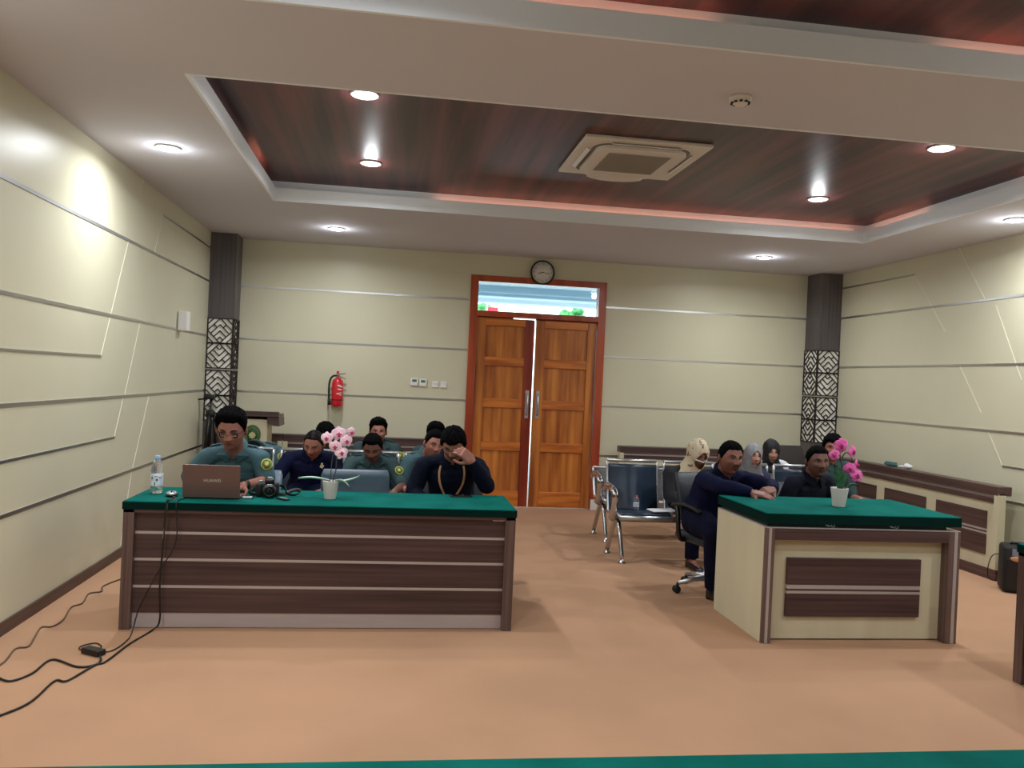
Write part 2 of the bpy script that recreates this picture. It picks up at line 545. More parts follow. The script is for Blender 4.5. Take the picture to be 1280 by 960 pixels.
column(XL + 0.002, XL + CW, 1, 'grey brown corner column with lattice screen beside the lectern')
column(XR - CW - 0.005, XR - 0.002, -1, 'grey brown corner column with lattice screen at the meeting of the fences')

# ------------------------------------------------------------------ double door with transom
jw = 0.085
mb = MB().box(DX0 - 0.01, -0.03, 0, DX0 + jw, 0.12, DZ, 0, 0.004).box(DX1 - jw, -0.03, 0, DX1 + 0.01, 0.12, DZ, 0, 0.004)
mb.box(DX0 + jw, -0.03, DZ - 0.075, DX1 - jw, 0.12, DZ, 0, 0.004).box(DX0 + jw, -0.03, 2.318, DX1 - jw, 0.12, 2.385, 0, 0.004)
mb.box(DX0 + jw, 0.075, 2.285, 1.40, 0.11, 2.32).box(1.678, 0.062, 2.28, DX1 - jw, 0.10, 2.32)
trim(mb, 'teakred', 'red brown wooden door frame')
struct('window_1', MB().box(DX0 + jw, 0.04, 2.385, DX1 - jw, 0.046, DZ - 0.075), 'glass', 'glass transom above the double door')
trim(MB().box(DX1 - 0.08, -0.035, 0, DX1 + 0.06, -0.031, 0.13), 'white', 'white plate at the foot of the door frame')
LX0, LX1, LM = DX0 + jw + 0.004, DX1 - jw - 0.004, 1.668


def leaf(name, x0, x1, hinge, ang, mirror, label):
    """A four-panelled leaf; local x from the hinge."""
    t = thing(name, label, None, (hinge, 0.035, 0), ang, kind='structure')
    w = x1 - x0
    o = x0 - hinge
    ss, sm = 0.11, 0.115                      # stiles: hinge side, meeting side
    zb, zt = 0.012, 2.305
    sl, sr = (ss, sm) if not mirror else (sm, ss)
    a, b = o + 0, o + w
    MB().box(a, -0.026, zb, a + sl, 0.02, zt, 0, 0.005).build('stile', 'teak', t, True)
    MB().box(b - sr, -0.026, zb, b, 0.02, zt, 0, 0.005).build('stile', 'teakredv' if not mirror else 'teak', t, True)
    rails = [(zb, 0.20), (0.69, 0.80), (1.215, 1.325), (1.725, 1.83), (2.21, zt)]
    for (p, q) in rails:
        MB().box(a + sl, -0.024, p, b - sr, 0.018, q, 0, 0.005).build('rail', 'teakrail', t, True)
    for i in range(4):
        p, q = rails[i][1], rails[i + 1][0]
        m2 = MB()
        xm = (a + sl + b - sr) / 2
        k = 2 if i % 2 else 3
        wd = (b - sr - a - sl) / k
        for j in range(k):
            m2.box(a + sl + j * wd - 0.001, -0.002 - 0.003 * (j % 2), p - 0.002, a + sl + (j + 1) * wd + 0.001, 0.008 + 0.001 * (j % 2), q + 0.002, 0, 0.002)
        m2.build('panel', 'teak', t, True)
    hx = b - sr * 0.5 if not mirror else a + sl * 0.5
    hm = MB().box(hx - 0.022, -0.032, 1.10, hx + 0.022, -0.025, 1.44, 0, 0.002)
    hm.tube([(hx, -0.030, 1.14), (hx, -0.068, 1.16), (hx, -0.072, 1.27), (hx, -0.068, 1.38), (hx, -0.030, 1.40)], 0.011, 8)
    hm.build('handle', 'steel', t, True)
    return t


leaf('door_1', LX0, LM - 0.008, LX0, 0.012, False, 'left leaf of the teak double door, slightly ajar')
leaf('door_2', LM + 0.008, LX1, LX1, 0.0, True, 'right leaf of the teak double door')

# outside, seen through the transom and the gap
struct('exterior_ground', MB().box(-8, 0.15, -0.12, 12, 40, -0.02), 'paving')
mb = MB().box(-6, 0.1, 3.22, 10, 7.2, 3.3).box(-6, 4.6, 3.11, 10, 4.85, 3.22, 1).box(-6, 5.9, 3.17, 10, 6.0, 3.22, 1).box(-6, 7.0, 3.15, 10, 7.3, 3.3)
struct('exterior_roof', mb, ['porch', 'porchbeam'])
for px in (-1.0, 4.6):
    struct('exterior_pillar', MB().box(px - 0.15, 6.9, 0, px + 0.15, 7.2, 3.15), 'porch')
for (tx, ty, tz, rr, lab) in ((3.5, 26, 4.35, 0.5, 'green tree crown seen low through the transom, first from the hinge of the ajar leaf'), (7.1, 24, 4.2, 0.55, 'green tree crown seen low through the transom, above the closed door leaf')):
    t = thing('tree', lab, 'tree', (tx, ty, -0.02), group='trees outside the door')
    m2 = MB()
    for k in range(46):
        d = V((random.gauss(0, 1), random.gauss(0, 1), random.gauss(0, 0.8))).normalized() * rr * random.uniform(0.3, 1)
        m2.ell((tx + d.x, ty + d.y, tz + d.z), (0.20, 0.20, 0.15), None, 8, 6)
    m2.build('crown', 'foliage', t)
    MB().tube([(tx, ty, -0.02), (tx + 0.1, ty, 1.5), (tx, ty, tz)], [0.10, 0.07, 0.04]).build('trunk', 'stem', t)
t = thing('banner', 'red banner hanging outside, seen low through the transom', 'banner', (2.6, 14.0, -0.02))
MB().tube([(2.53, 14, -0.02), (2.53, 14, 3.75)], 0.03).build('pole', 'steel', t)
MB().box(2.54, 13.99, 3.1, 2.86, 14.01, 3.66, 0, 0.004).build('cloth', 'banner', t)


# ================================================================== CEILING FITTINGS
LIGHTS = [(-1.637, -3.997, H, 'round white downlight in the left ceiling border nearest the left wall'),
          (-0.683, -1.15, H, 'round white downlight in the ceiling border above the fire extinguisher'),
          (4.023, -1.21, H, 'round white downlight in the ceiling border near the right corner column'),
          (4.98, -3.86, H, 'round white downlight in the right ceiling border above the right wall'),
          (-0.275, -3.27, ZW, 'round white downlight in the far wooden recess, left and farther from the camera'),
          (3.555, -3.27, ZW, 'round white downlight in the far wooden recess, right and farther from the camera'),
          (-0.262, -4.93, ZW, 'round white downlight in the far wooden recess, left by the near edge'),
          (3.563, -4.91, ZW, 'round white downlight in the far wooden recess, right by the near edge'),
          (-0.27, -7.40, ZW, ''), (3.56, -7.40, ZW, ''), (-0.27, -9.05, ZW, ''), (3.56, -9.05, ZW, ''),
          (-1.637, -6.9, H, ''), (4.98, -6.8, H, ''), (-1.637, -9.8, H, ''), (4.98, -9.7, H, '')]
lt = None
for (x, y, z, lab) in LIGHTS:
    if lt is None:
        lt = thing('ceiling_light', lab, 'ceiling light', (x, y, z), group='ceiling downlights')
        MB().lathe([(0.082, -0.001), (0.088, -0.006), (0.084, -0.012), (0.073, -0.010)], 32).build('trim_ring', 'white', lt, True)
        MB().lathe([(0.073, -0.004), (0.073, -0.010), (0.062, -0.016), (0.04, -0.020), (0.015, -0.022)], 32).build('diffuser', 'lamp', lt, True)
        ld = bpy.data.lights.new('downlight', 'AREA')
        ld.shape = 'DISK'
        ld.size = 0.13
        ld.energy = LAMP_W
        ld.color = (0.92, 0.965, 1.0)
        ld.spread = math.radians(166)
        lo = bpy.data.objects.new('lamp', ld)
        COL.objects.link(lo)
        lo.parent = lt
        lo.location = (0, 0, -0.024)
        ld = bpy.data.lights.new('downlight_dome', 'POINT')
        ld.energy = LAMP_W * 0.15
        ld.shadow_soft_size = 0.05
        ld.color = (0.92, 0.965, 1.0)
        lo = bpy.data.objects.new('lamp', ld)
        COL.objects.link(lo)
        lo.parent = lt
        lo.location = (0, 0, -0.075)
    else:
        c = copy_tree(lt)
        c.location = (x, y, z)
        c['label'] = lab or 'round white ceiling downlight behind the camera'
# warm strips in the coves
for (ax, x0, x1, yy, lab) in (('x', 0.3, 4.42, -2.40, 'warm light strip hidden in the far cove above the door'), ('x', 0.25, 1.35, -6.54, 'short warm light strip in the near cove, left stretch'),
                              ('x', 2.45, 3.6, -6.54, 'short warm light strip in the near cove, right stretch'), ('y', -3.3, -2.5, 4.50, 'short warm light strip in the right cove, far stretch'),
                              ('y', -4.9, -4.45, 4.50, 'short warm light strip in the right cove, near stretch'), ('y', -3.4, -2.9, TX0, 'short warm light strip in the left cove')):
    m2 = MB()
    s = -1 if yy == TX0 else 1
    if ax == 'x':
        m2.box(x0, yy + 0.028, H + 0.081, x1, yy + 0.040, H + 0.086)
    else:
        m2.box(yy + s * 0.028, x0, H + 0.081, yy + s * 0.040, x1, H + 0.086)
    single('light_strip', m2, 'led', lab, 'light strip')

# ceiling cassette air conditioner
ax0, ax1, ay0, ay1 = 1.205, 2.11, -4.54, -3.55
acx, acy = (ax0 + ax1) / 2, (ay0 + ay1) / 2
ac = thing('air_conditioner', 'white ceiling cassette air conditioner in the far wooden recess', 'air conditioner', (acx, acy, ZW))
MB().box(ax0, ay0, ZW - 0.025, ax1, ay1, ZW - 0.001, 0, 0.006).build('panel', 'offwhite', ac)


def rrect(x0, y0, x1, y1, r, n=5):
    out = []
    for cx, cy, a0 in ((x1 - r, y1 - r, 0), (x0 + r, y1 - r, 90), (x0 + r, y0 + r, 180), (x1 - r, y0 + r, 270)):
        for k in range(n + 1):
            a = math.radians(a0 + 90 * k / n)
            out.append((cx + r * math.cos(a), cy + r * math.sin(a)))
    return out


def ring(mb, outer, inner, z0, z1, mi=0):
    n = len(outer)
    vs = [(p[0], p[1], z0) for p in outer] + [(p[0], p[1], z0) for p in inner] + [(p[0], p[1], z1) for p in outer] + [(p[0], p[1], z1) for p in inner]
    fs = []
    for i in range(n):
        j = (i + 1) % n
        fs += [(i, j, n + j, n + i), (2 * n + i, 3 * n + i, 3 * n + j, 2 * n + j), (i, 2 * n + i, 2 * n + j, j), (n + i, n + j, 3 * n + j, 3 * n + i)]
    mb.add(vs, fs, mi)
    return mb


i1 = rrect(ax0 + 0.1, ay0 + 0.1, ax1 - 0.1, ay1 - 0.1, 0.12)
ring(MB(), i1, rrect(ax0 + 0.125, ay0 + 0.125, ax1 - 0.125, ay1 - 0.125, 0.1), ZW - 0.029, ZW - 0.0245).build('outlet_slot', 'greyp', ac)
MB().prism(rrect(ax0 + 0.125, ay0 + 0.125, ax1 - 0.125, ay1 - 0.125, 0.1), (0, 0, ZW - 0.05), (1, 0, 0), (0, 1, 0), (0, 0, 0.026)).build('cover', 'offwhite', ac)
for k, (cx, cy, sx, sy) in enumerate(((acx, ay0 + 0.075, 0.5, 0.03), (acx, ay1 - 0.075, 0.5, 0.03), (ax0 + 0.075, acy, 0.03, 0.5), (ax1 - 0.075, acy, 0.03, 0.5))):
    MB().obox((cx, cy, ZW - 0.034), (sx, sy, 0.006), (0.5 if sy < sx and k == 0 else -0.5 if sy < sx else 0, 0.5 if k == 2 else -0.5 if k == 3 else 0, 0), 0, 0.002).build('air_flap', 'white', ac)
gm = MB().box(acx - 0.23, acy - 0.25, ZW - 0.053, acx + 0.23, acy + 0.25, ZW - 0.0505)
for k in range(24):
    gm.box(acx - 0.225, acy - 0.245 + k * 0.0205, ZW - 0.058, acx + 0.225, acy - 0.237 + k * 0.0205, ZW - 0.053)
gm.build('grille', 'grille', ac)
MB().ell((acx + 0.0, ay1 - 0.03, ZW - 0.040), (0.23, 0.10, 0.022), None, 24, 10).build('front_flap', 'offwhite', ac)

sd = thing('smoke_detector', 'small white smoke detector on the ceiling between the two recesses', 'smoke detector', (1.69, -5.985, H))
MB().lathe([(0.055, 0), (0.058, -0.012), (0.056, -0.02)], 28).build('base', 'offwhite', sd, True)
MB().lathe([(0.05, -0.02), (0.046, -0.03), (0.03, -0.044), (0.012, -0.048)], 28).build('cap', 'offwhite', sd, True)
m2 = MB()
for k in range(10):
    a = 2 * PI * k / 10
    m2.obox((0.043 * math.cos(a), 0.043 * math.sin(a), -0.034), (0.012, 0.016, 0.007), (0, 0, a))
m2.build('vent', 'blackm', sd, True)

# ================================================================== WALL FITTINGS
ck = thing('wall_clock', 'round black rimmed wall clock with grey dial above the double door', 'clock', (1.716, -0.03, 2.885))
RX = Matrix.Rotation(PI / 2, 3, 'X')
MB().lathe([(0.150, 0.03), (0.150, 0.052), (0.143, 0.062), (0.134, 0.062), (0.132, 0.05)], 48, R=RX, c=(0, 0.03, 0)).build('rim', 'black', ck, True)
cf = MB().lathe([(0.133, 0.031), (0.133, 0.0525)], 48, R=RX, c=(0, 0.03, 0)).build('dial', 'clockface', ck, True)
for k in range(12):
    a = 2 * PI * k / 12
    MB().text(str(k if k else 12), 0.034, (0.106 * math.sin(a), -0.0230, 0.106 * math.cos(a)), (1, 0, 0), (0, 0, 1), (0, -1, 0), 0, 0.0006).build('numeral', 'greyp', ck, True)
for (a, L, w) in ((math.radians(255), 0.062, 0.008), (math.radians(100), 0.092, 0.006)):
    d = V((math.sin(a), 0, math.cos(a)))
    MB().bar(V((0, -0.026, 0)) - d * 0.015, V((0, -0.026, 0)) + d * L, w, 0.002, 0, (0, -1, 0)).build('hand', 'black', ck, True)

fe = thing('fire_extinguisher', 'red fire extinguisher with black hose hung on the back wall', 'fire extinguisher', (-0.672, -0.085, 1.155))
MB().lathe([(0.05, 0), (0.064, 0.01), (0.066, 0.03), (0.066, 0.27), (0.058, 0.305), (0.036, 0.325), (0.022, 0.333)], 32).build('cylinder', 'red', fe, True)
MB().lathe([(0.0665, 0.072), (0.0672, 0.074), (0.0672, 0.082), (0.0665, 0.084)], 32).build('band', 'blackm', fe, True)
m2 = MB().lathe([(0.018, 0.333), (0.018, 0.36), (0.024, 0.364), (0.024, 0.385), (0.012, 0.39)], 16)
m2.obox((-0.002, 0, 0.40), (0.03, 0.026, 0.034), None, 1, 0.004)
m2.build('valve', ['chrome', 'red'], fe, True)
MB().bar((0.01, -0.004, 0.378), (0.088, -0.012, 0.392), 0.016, 0.008).build('handle', 'black', fe, True)
MB().bar((0.01, -0.004, 0.360), (0.088, -0.012, 0.325), 0.014, 0.006).build('lever', 'black', fe, True)
MB().tube(curve([(-0.015, -0.002, 0.362), (-0.06, -0.006, 0.352), (-0.09, -0.01, 0.30), (-0.098, -0.012, 0.20), (-0.092, -0.012, 0.09), (-0.086, -0.012, 0.02)]), 0.011, 8).build('hose', 'blackm', fe, True)
MB().tube([(-0.088, -0.012, 0.09), (-0.086, -0.012, 0.015)], [0.016, 0.02], 10).build('nozzle', 'black', fe, True)
cu = lambda a, z, w, h: MB().obox((0.0668 * math.sin(a), -0.0668 * math.cos(a), z), (w, 0.0015, h), (0, 0, a)).build('label_print', 'paper', fe, True)
for (a, z, w, h) in ((0.35, 0.245, 0.03, 0.016), (0.75, 0.235, 0.026, 0.016), (0.28, 0.205, 0.026, 0.012), (0.66, 0.200, 0.03, 0.012), (0.16, 0.152, 0.026, 0.014), (0.6, 0.165, 0.03, 0.004), (0.6, 0.155, 0.03, 0.004), (0.6, 0.145, 0.03, 0.004), (0.6, 0.135, 0.03, 0.004)):
    cu(a, z, w, h)
MB().box(-0.03, 0.055, 0.2, 0.03, 0.085, 0.34).build('bracket', 'blackm', fe, True)

for k, (x, z) in enumerate(((0.224, 1.483), (0.327, 1.478))):
    t = thing('thermostat', ('white wall thermostat with green display, farther from the light switches', 'white wall thermostat with green display, next to the light switches')[k], 'thermostat', (x, -0.001, z), group='thermostats on the back wall')
    MB().obox((0, -0.011, 0), (0.088, 0.02, 0.088), None, 0, 0.004).build('case', 'white', t, True)
    MB().obox((0, -0.0225, 0.016), (0.052, 0.004, 0.03), None, 0, 0.001).build('display', 'lcd', t, True)
    for q in (-0.024, 0, 0.024):
        MB().obox((q, -0.0225, -0.024), (0.014, 0.003, 0.007), None, 0, 0.001).build('button', 'offwhite', t, True)
for k, x in enumerate((0.474, 0.574)):
    t = thing('light_switch', ('white light switch plate beside the thermostats', 'white light switch plate nearest the door')[k], 'light switch', (x, -0.001, 1.463), group='light switches on the back wall')
    MB().obox((0, -0.006, 0), (0.076, 0.01, 0.076), None, 0, 0.003).build('plate', 'white', t, True)
    for q in (-0.018, 0.018):
        MB().obox((0, -0.0125, q), (0.05, 0.004, 0.03), (0.06 if q > 0 else -0.06, 0, 0), 0, 0.001).build('rocker', 'white', t, True)
t = thing('wall_speaker', 'flat white box speaker mounted high on the left wall', 'speaker', (XL + 0.001, -1.57, 1.985))
MB().obox((0.048, 0, 0), (0.09, 0.12, 0.19), None, 0, 0.008).build('case', 'white', t, True)
MB().obox((0.048, -0.061, 0), (0.074, 0.003, 0.17), None, 0, 0.001).build('grille', 'white', t, True)
MB().obox((0.002, 0.0, 0), (0.006, 0.05, 0.1), None, 0, 0.001).build('bracket', 'steel', t, True)
# ================================================================== FURNITURE
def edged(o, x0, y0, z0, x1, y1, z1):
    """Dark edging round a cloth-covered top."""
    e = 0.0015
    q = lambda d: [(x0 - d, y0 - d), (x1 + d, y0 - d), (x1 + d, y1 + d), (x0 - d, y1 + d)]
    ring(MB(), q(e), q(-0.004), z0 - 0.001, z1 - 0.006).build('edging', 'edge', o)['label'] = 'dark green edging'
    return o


def panel_desk(x0, x1, yf, depth, zt, label, cl_label, sticker=False):
    """Brown desk whose front is dark boards between silver strips, with a grey kickboard."""
    t = thing('desk', label, 'desk', ((x0 + x1) / 2, yf + depth / 2, 0))
    zc = zt - 0.048
    for x in (x0 + 0.004, x1 - 0.066):
        MB().box(x, yf + 0.004, 0, x + 0.062, yf + depth - 0.01, zc, 0, 0.002).build('side_panel', 'lamv', t)
    MB().box(x0 + 0.004, yf + 0.004, zc - 0.02, x1 - 0.004, yf + depth - 0.004, zc, 0, 0.001).build('worktop', 'lam', t)
    a, b = x0 + 0.066, x1 - 0.066
    k = zt / 0.755
    zs = [0.093 * k, 0.248 * k, 0.408 * k, 0.566 * k, zc - 0.02]
    for i in range(4):
        MB().box(a, yf + 0.036, zs[i] + (0.008 if i else 0), b, yf + 0.056, zs[i + 1] - (0.008 if i < 3 else 0), 0, 0.0015).build('front_board', 'lam', t)
        if i:
            MB().box(a, yf + 0.037, zs[i] - 0.008, b, yf + 0.054, zs[i] + 0.008).build('silver_strip', 'silver', t)
    MB().box(a, yf + 0.042, 0.004, b, yf + 0.056, zs[0], 0, 0.001).build('kickboard', 'kick', t)
    if sticker:
        st = MB().box(0.636, yf + 0.0345, zc - 0.030, 0.717, yf + 0.036, zc - 0.003).build('sticker', 'paper', t)
        st['label'] = 'small white sticker'
        m2 = MB()
        for q in range(3):
            m2.box(0.645, yf + 0.034, zc - 0.024 + q * 0.007, 0.690, yf + 0.0345, zc - 0.021 + q * 0.007)
        m2.build('print', 'greyp', st)
    m2 = MB().box(x0, yf, zc, x1, yf + depth, zt, 0, 0.006, 2)
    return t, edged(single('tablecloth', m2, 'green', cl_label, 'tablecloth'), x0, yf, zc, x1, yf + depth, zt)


panel_desk(-1.536, 0.780, -4.985, 0.625, 0.752, 'long brown desk with silver strips, laptop and orchid on it', 'green felt cloth on the long desk with the laptop', True)
ta, ca = panel_desk(0.0, 2.1, 0.0, 0.62, 0.772, 'dark brown desk cut off by the right edge of the photo', 'green felt cloth on the desk cut off at the right edge')
rq = Matrix.Translation((3.484, -5.862, 0)) @ Matrix.Rotation(-PI / 2, 4, 'Z')
for q in (ta, ca):
    q.matrix_basis = rq @ q.matrix_basis

# the nearest table, under the camera
t = thing('table', 'table under a green cloth nearest the camera', 'table', (0.4, -8.85, 0))
MB().box(-2.0, -8.44, 0, 3.4, -8.42, 0.72, 0, 0.002).build('front_panel', 'lam', t)
for x in (-2.0, 3.36):
    MB().box(x, -9.25, 0, x + 0.04, -8.44, 0.72, 0, 0.002).build('side_panel', 'lamv', t)
MB().box(-2.02, -9.27, 0.72, 3.42, -8.41, 0.745, 0, 0.002).build('worktop', 'lam', t)
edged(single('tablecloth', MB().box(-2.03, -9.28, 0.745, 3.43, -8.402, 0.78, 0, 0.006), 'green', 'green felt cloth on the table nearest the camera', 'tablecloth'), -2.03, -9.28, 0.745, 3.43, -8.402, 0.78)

# cream desk with raised green top
rx0, rx1, ry0, ry1 = 2.305, 3.615, -5.215, -4.43
t = thing('desk', 'cream and brown desk with raised green top and pink orchid', 'desk', ((rx0 + rx1) / 2, (ry0 + ry1) / 2, 0))
MB().box(rx0, ry0 + 0.03, 0, rx0 + 0.05, ry1 - 0.0, 0.714, 0, 0.002).build('side_panel', 'cream', t)
MB().box(rx1 - 0.05, ry0 + 0.03, 0, rx1, ry1, 0.714, 0, 0.002).build('side_panel', 'lamv', t)
for (x0, x1) in ((rx0, rx0 + 0.058), (rx1 - 0.082, rx1)):
    MB().box(x0, ry0, 0, x1, ry0 + 0.03 if x0 == rx0 else ry0 + 0.075, 0.714, 0, 0.002).build('corner_post', 'lamv', t)
    c0 = (x0 + 0.018, x0 + 0.036) if x0 == rx0 else (x1 - 0.042, x1 - 0.020)
    MB().box(c0[0], ry0 - 0.0015, 0.002, c0[1], ry0 + 0.001, 0.714).build('silver_strip', 'silver', t)
MB().box(rx0 + 0.058, ry0, 0.642, rx1 - 0.082, ry0 + 0.075, 0.702, 0, 0.002).build('top_rail', 'lam', t)
MB().box(rx0, ry0, 0.714, rx1, ry1, 0.7195, 0, 0.001).build('top_edge', 'silver', t)
MB().box(rx0 + 0.058, ry0, 0.702, rx1 - 0.082, ry1, 0.714).build('apron', 'lam', t)
MB().box(rx0 + 0.05, ry0 + 0.07, 0.01, rx1 - 0.05, ry0 + 0.088, 0.70, 0, 0.001).build('front_panel', 'cream', t)
pz = [(0.155, 0.299), (0.317, 0.329), (0.354, 0.523)]
px0, px1 = 2.478, 3.383
for (p, q) in pz:
    MB().box(px0, ry0 + 0.048, p, px1, ry0 + 0.072, q, 0, 0.0015).build('raised_board', 'lam', t)
for (p, q) in ((0.299, 0.317), (0.329, 0.354)):
    MB().box(px0, ry0 + 0.050, p, px1, ry0 + 0.071, q).build('silver_strip', 'silver', t)
MB().box(rx0 + 0.02, ry0 + 0.03, 0.7195, rx1 - 0.082, ry1 - 0.04, 0.745).build('riser', 'riser', t)
for lx in (2.736, 3.168):
    m2 = MB().obox((lx - 0.018, ry0 + 0.025, 0.735), (0.03, 0.012, 0.010), (0, 0.3, 0), 0, 0.002)
    m2.tube([(lx + 0.018 + 0.011 * math.cos(2 * PI * k / 12), ry0 + 0.024, 0.734 + 0.009 * math.sin(2 * PI * k / 12)) for k in range(12)], 0.0028, 6, closed=True)
    m2.build('catch', 'steel', t)
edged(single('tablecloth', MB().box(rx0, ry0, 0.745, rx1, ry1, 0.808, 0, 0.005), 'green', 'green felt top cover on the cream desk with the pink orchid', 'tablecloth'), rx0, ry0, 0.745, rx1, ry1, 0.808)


# ------------------------------------------------------------------ panelled fences
def fence(o, ex, en, L, bays, label, post0=True, post1=True):
    """Low panelled fence: o = start on the floor, ex along, en towards its face; local depth 0.2."""
    o, ex, en = V(o), V(ex).normalized(), V(en).normalized()
    ez = V((0, 0, 1))
    R = Matrix((ex, en, ez)).transposed()
    lam = 'lamy' if abs(ex.y) > 0.5 else 'lam'
    t = thing('barrier_fence', label, 'fence', o + ex * L / 2, group='low fences around the public seats')

    def bx(u0, u1, n0, n1, z0, z1, bev=0.0015):
        m = MB()
        c = o + ex * (u0 + u1) / 2 + en * (n0 + n1) / 2 + ez * (z0 + z1) / 2
        return m.obox(c, (u1 - u0, n1 - n0, z1 - z0), R, 0, bev)
    bx(0, L, -0.03, 0.008, 0, 0.092).build('plinth', lam, t)
    bx(0, L, -0.03, 0.0, 0.092, 0.672).build('cream_board', 'cream', t)
    bx(0, L, -0.03, 0.012, 0.672, 0.713).build('lower_rail', lam, t)
    bx(0, L, -0.03, 0.004, 0.713, 0.742).build('groove_strip', 'silver', t)
    bx(-0.02, L + 0.02, -0.10, 0.03, 0.742, 0.822, 0.006).build('cap', lam, t)
    for (a, b) in bays:
        bx(a, b, -0.005, 0.010, 0.205, 0.385).build('dark_panel', lam, t)
        bx(a, b, -0.005, 0.009, 0.385, 0.402, 0).build('silver_strip', 'silver', t)
        bx(a, b, -0.005, 0.010, 0.402, 0.414, 0).build('dark_panel', lam, t)
        bx(a, b, -0.005, 0.009, 0.414, 0.432, 0).build('silver_strip', 'silver', t)
        bx(a, b, -0.005, 0.010, 0.432, 0.590).build('dark_panel', lam, t)
    if post0:
        bx(-0.02, 0.035, -0.045, 0.028, 0.1, 0.76).build('end_post', 'cream', t)
    if post1:
        bx(L - 0.035, L + 0.02, -0.045, 0.028, 0.1, 0.76).build('end_post', 'cream', t)
    return t


FX = 5.24
bays = []
u = 0.14
while u < 2.8:
    bays.append((u, min(u + 0.70, 3.02)))
    u += 0.86
fence((FX, -3.50, 0), (0, 1, 0), (-1, 0, 0), 3.10, bays, 'long brown and cream panelled fence along the right wall', True, False)
fence((-1.225, -0.27, 0), (1, 0, 0), (0, -1, 0), 2.02, [(0.12, 0.62), (0.76, 1.26), (1.40, 1.90)], 'panelled fence behind the green uniformed people, left of the double door', True, True)
fence((-1.80, -0.27, 0), (1, 0, 0), (0, -1, 0), 0.53, [(0.1, 0.43)], 'short panelled fence piece behind the lectern', True, True)
fence((2.735, -0.27, 0), (1, 0, 0), (0, -1, 0), 2.20, [(0.12, 0.74), (0.86, 1.36), (1.48, 2.08)], 'panelled fence behind the people in head veils, right of the double door', True, True)

# items lying on the right fence
t = thing('packet', 'dark teal packet lying on top of the fence along the right wall', 'packet', (5.32, -1.80, 0.8225), 0.4)
MB().obox((0, 0, 0.012), (0.10, 0.16, 0.022), (0.05, 0.12, 0), 0, 0.006).build('wrapper', 'teal', t, True)
MB().obox((0.0, -0.10, 0.009), (0.07, 0.10, 0.016), (0, 0, 0.3), 0, 0.005).build('flap', 'white', t, True)
MB().obox((0.03, 0.05, 0.027), (0.09, 0.12, 0.008), (0.1, -0.15, 0.5), 0, 0.003).build('flap', 'teal', t, True)
m2 = MB().ell((5.32, -2.06, 0.846), (0.035, 0.06, 0.024), None, 14, 8)
m2.ell((5.33, -2.02, 0.85), (0.03, 0.03, 0.026), None, 12, 8)
single('tissue', m2, 'paper', 'crumpled white tissue beside the teal packet on the fence', 'tissue')

# ------------------------------------------------------------------ lectern, tripod, speaker
t = thing('lectern', 'cream lectern with dark slanted top and green round emblem', 'lectern', (-1.50, -0.78, 0))
MB().box(-1.72, -0.96, 0.0, -1.325, -0.60, 1.02, 0, 0.003).build('body', 'cream', t)
MB().box(-1.74, -0.98, 0.0, -1.305, -0.58, 0.08, 0, 0.003).build('plinth', 'lam', t)
m2 = MB()
m2.prism([(-0.16, 1.108), (0.30, 1.03), (0.30, 0.99), (-0.16, 1.055)], (-1.80, -0.86, 0), (0, 1, 0), (0, 0, 1), (0.595, 0, 0))
m2.prism([(-1.325, 1.060), (-1.208, 1.075), (-1.195, 0.955), (-1.255, 0.955), (-1.325, 0.985)], (0, -1.0, 0), (1, 0, 0), (0, 0, 1), (0, 0.40, 0))
m2.prism([(-1.72, 1.060), (-1.80, 1.075), (-1.81, 0.955), (-1.76, 0.955), (-1.72, 0.985)], (0, -1.0, 0), (1, 0, 0), (0, 0, 1), (0, 0.40, 0))
m2.build('slanted_top', 'lam', t)
ec = V((-1.475, -0.963, 0.855))
em = MB().lathe([(0.086, 0.0), (0.086, 0.006), (0.08, 0.008)], 40, R=Matrix.Scale(1.22, 3, V((0, 0, 1))) @ RX, c=ec).build('emblem', 'oliverim', t)
em['label'] = 'round green emblem with a pale eight pointed rosette'
MB().lathe([(0.072, 0.006), (0.072, 0.0095)], 40, R=Matrix.Scale(1.22, 3, V((0, 0, 1))) @ RX, c=ec).build('emblem_field', 'greenlogo', em)
m2 = MB()
for k in range(26):
    a = math.radians(-40 + 260 * k / 25)
    m2.obox(ec + V((0.062 * math.cos(a), -0.010, 0.062 * 1.2 * math.sin(a))), (0.006, 0.002, 0.004), None)
ro = []
for k in range(32):
    a = 2 * PI * k / 32
    r = 0.039 * (1.0 if k % 4 == 0 else 0.62 if k % 4 == 2 else 0.84)
    ro.append((r * math.cos(a), r * math.sin(a)))
m2.prism(ro, ec + V((0, -0.0095, -0.006)), (1, 0, 0), (0, 0, 1), (0, -0.002, 0))
m2.build('emblem_rosette', 'gold', em)
m2 = MB()
for k in range(8):
    a = 2 * PI * k / 8
    m2.obox(ec + V((0.015 * math.cos(a), -0.012, -0.006 + 0.015 * math.sin(a))), (0.010, 0.001, 0.004), (0, -a, 0))
m2.build('rosette_line', 'greenlogo', em)

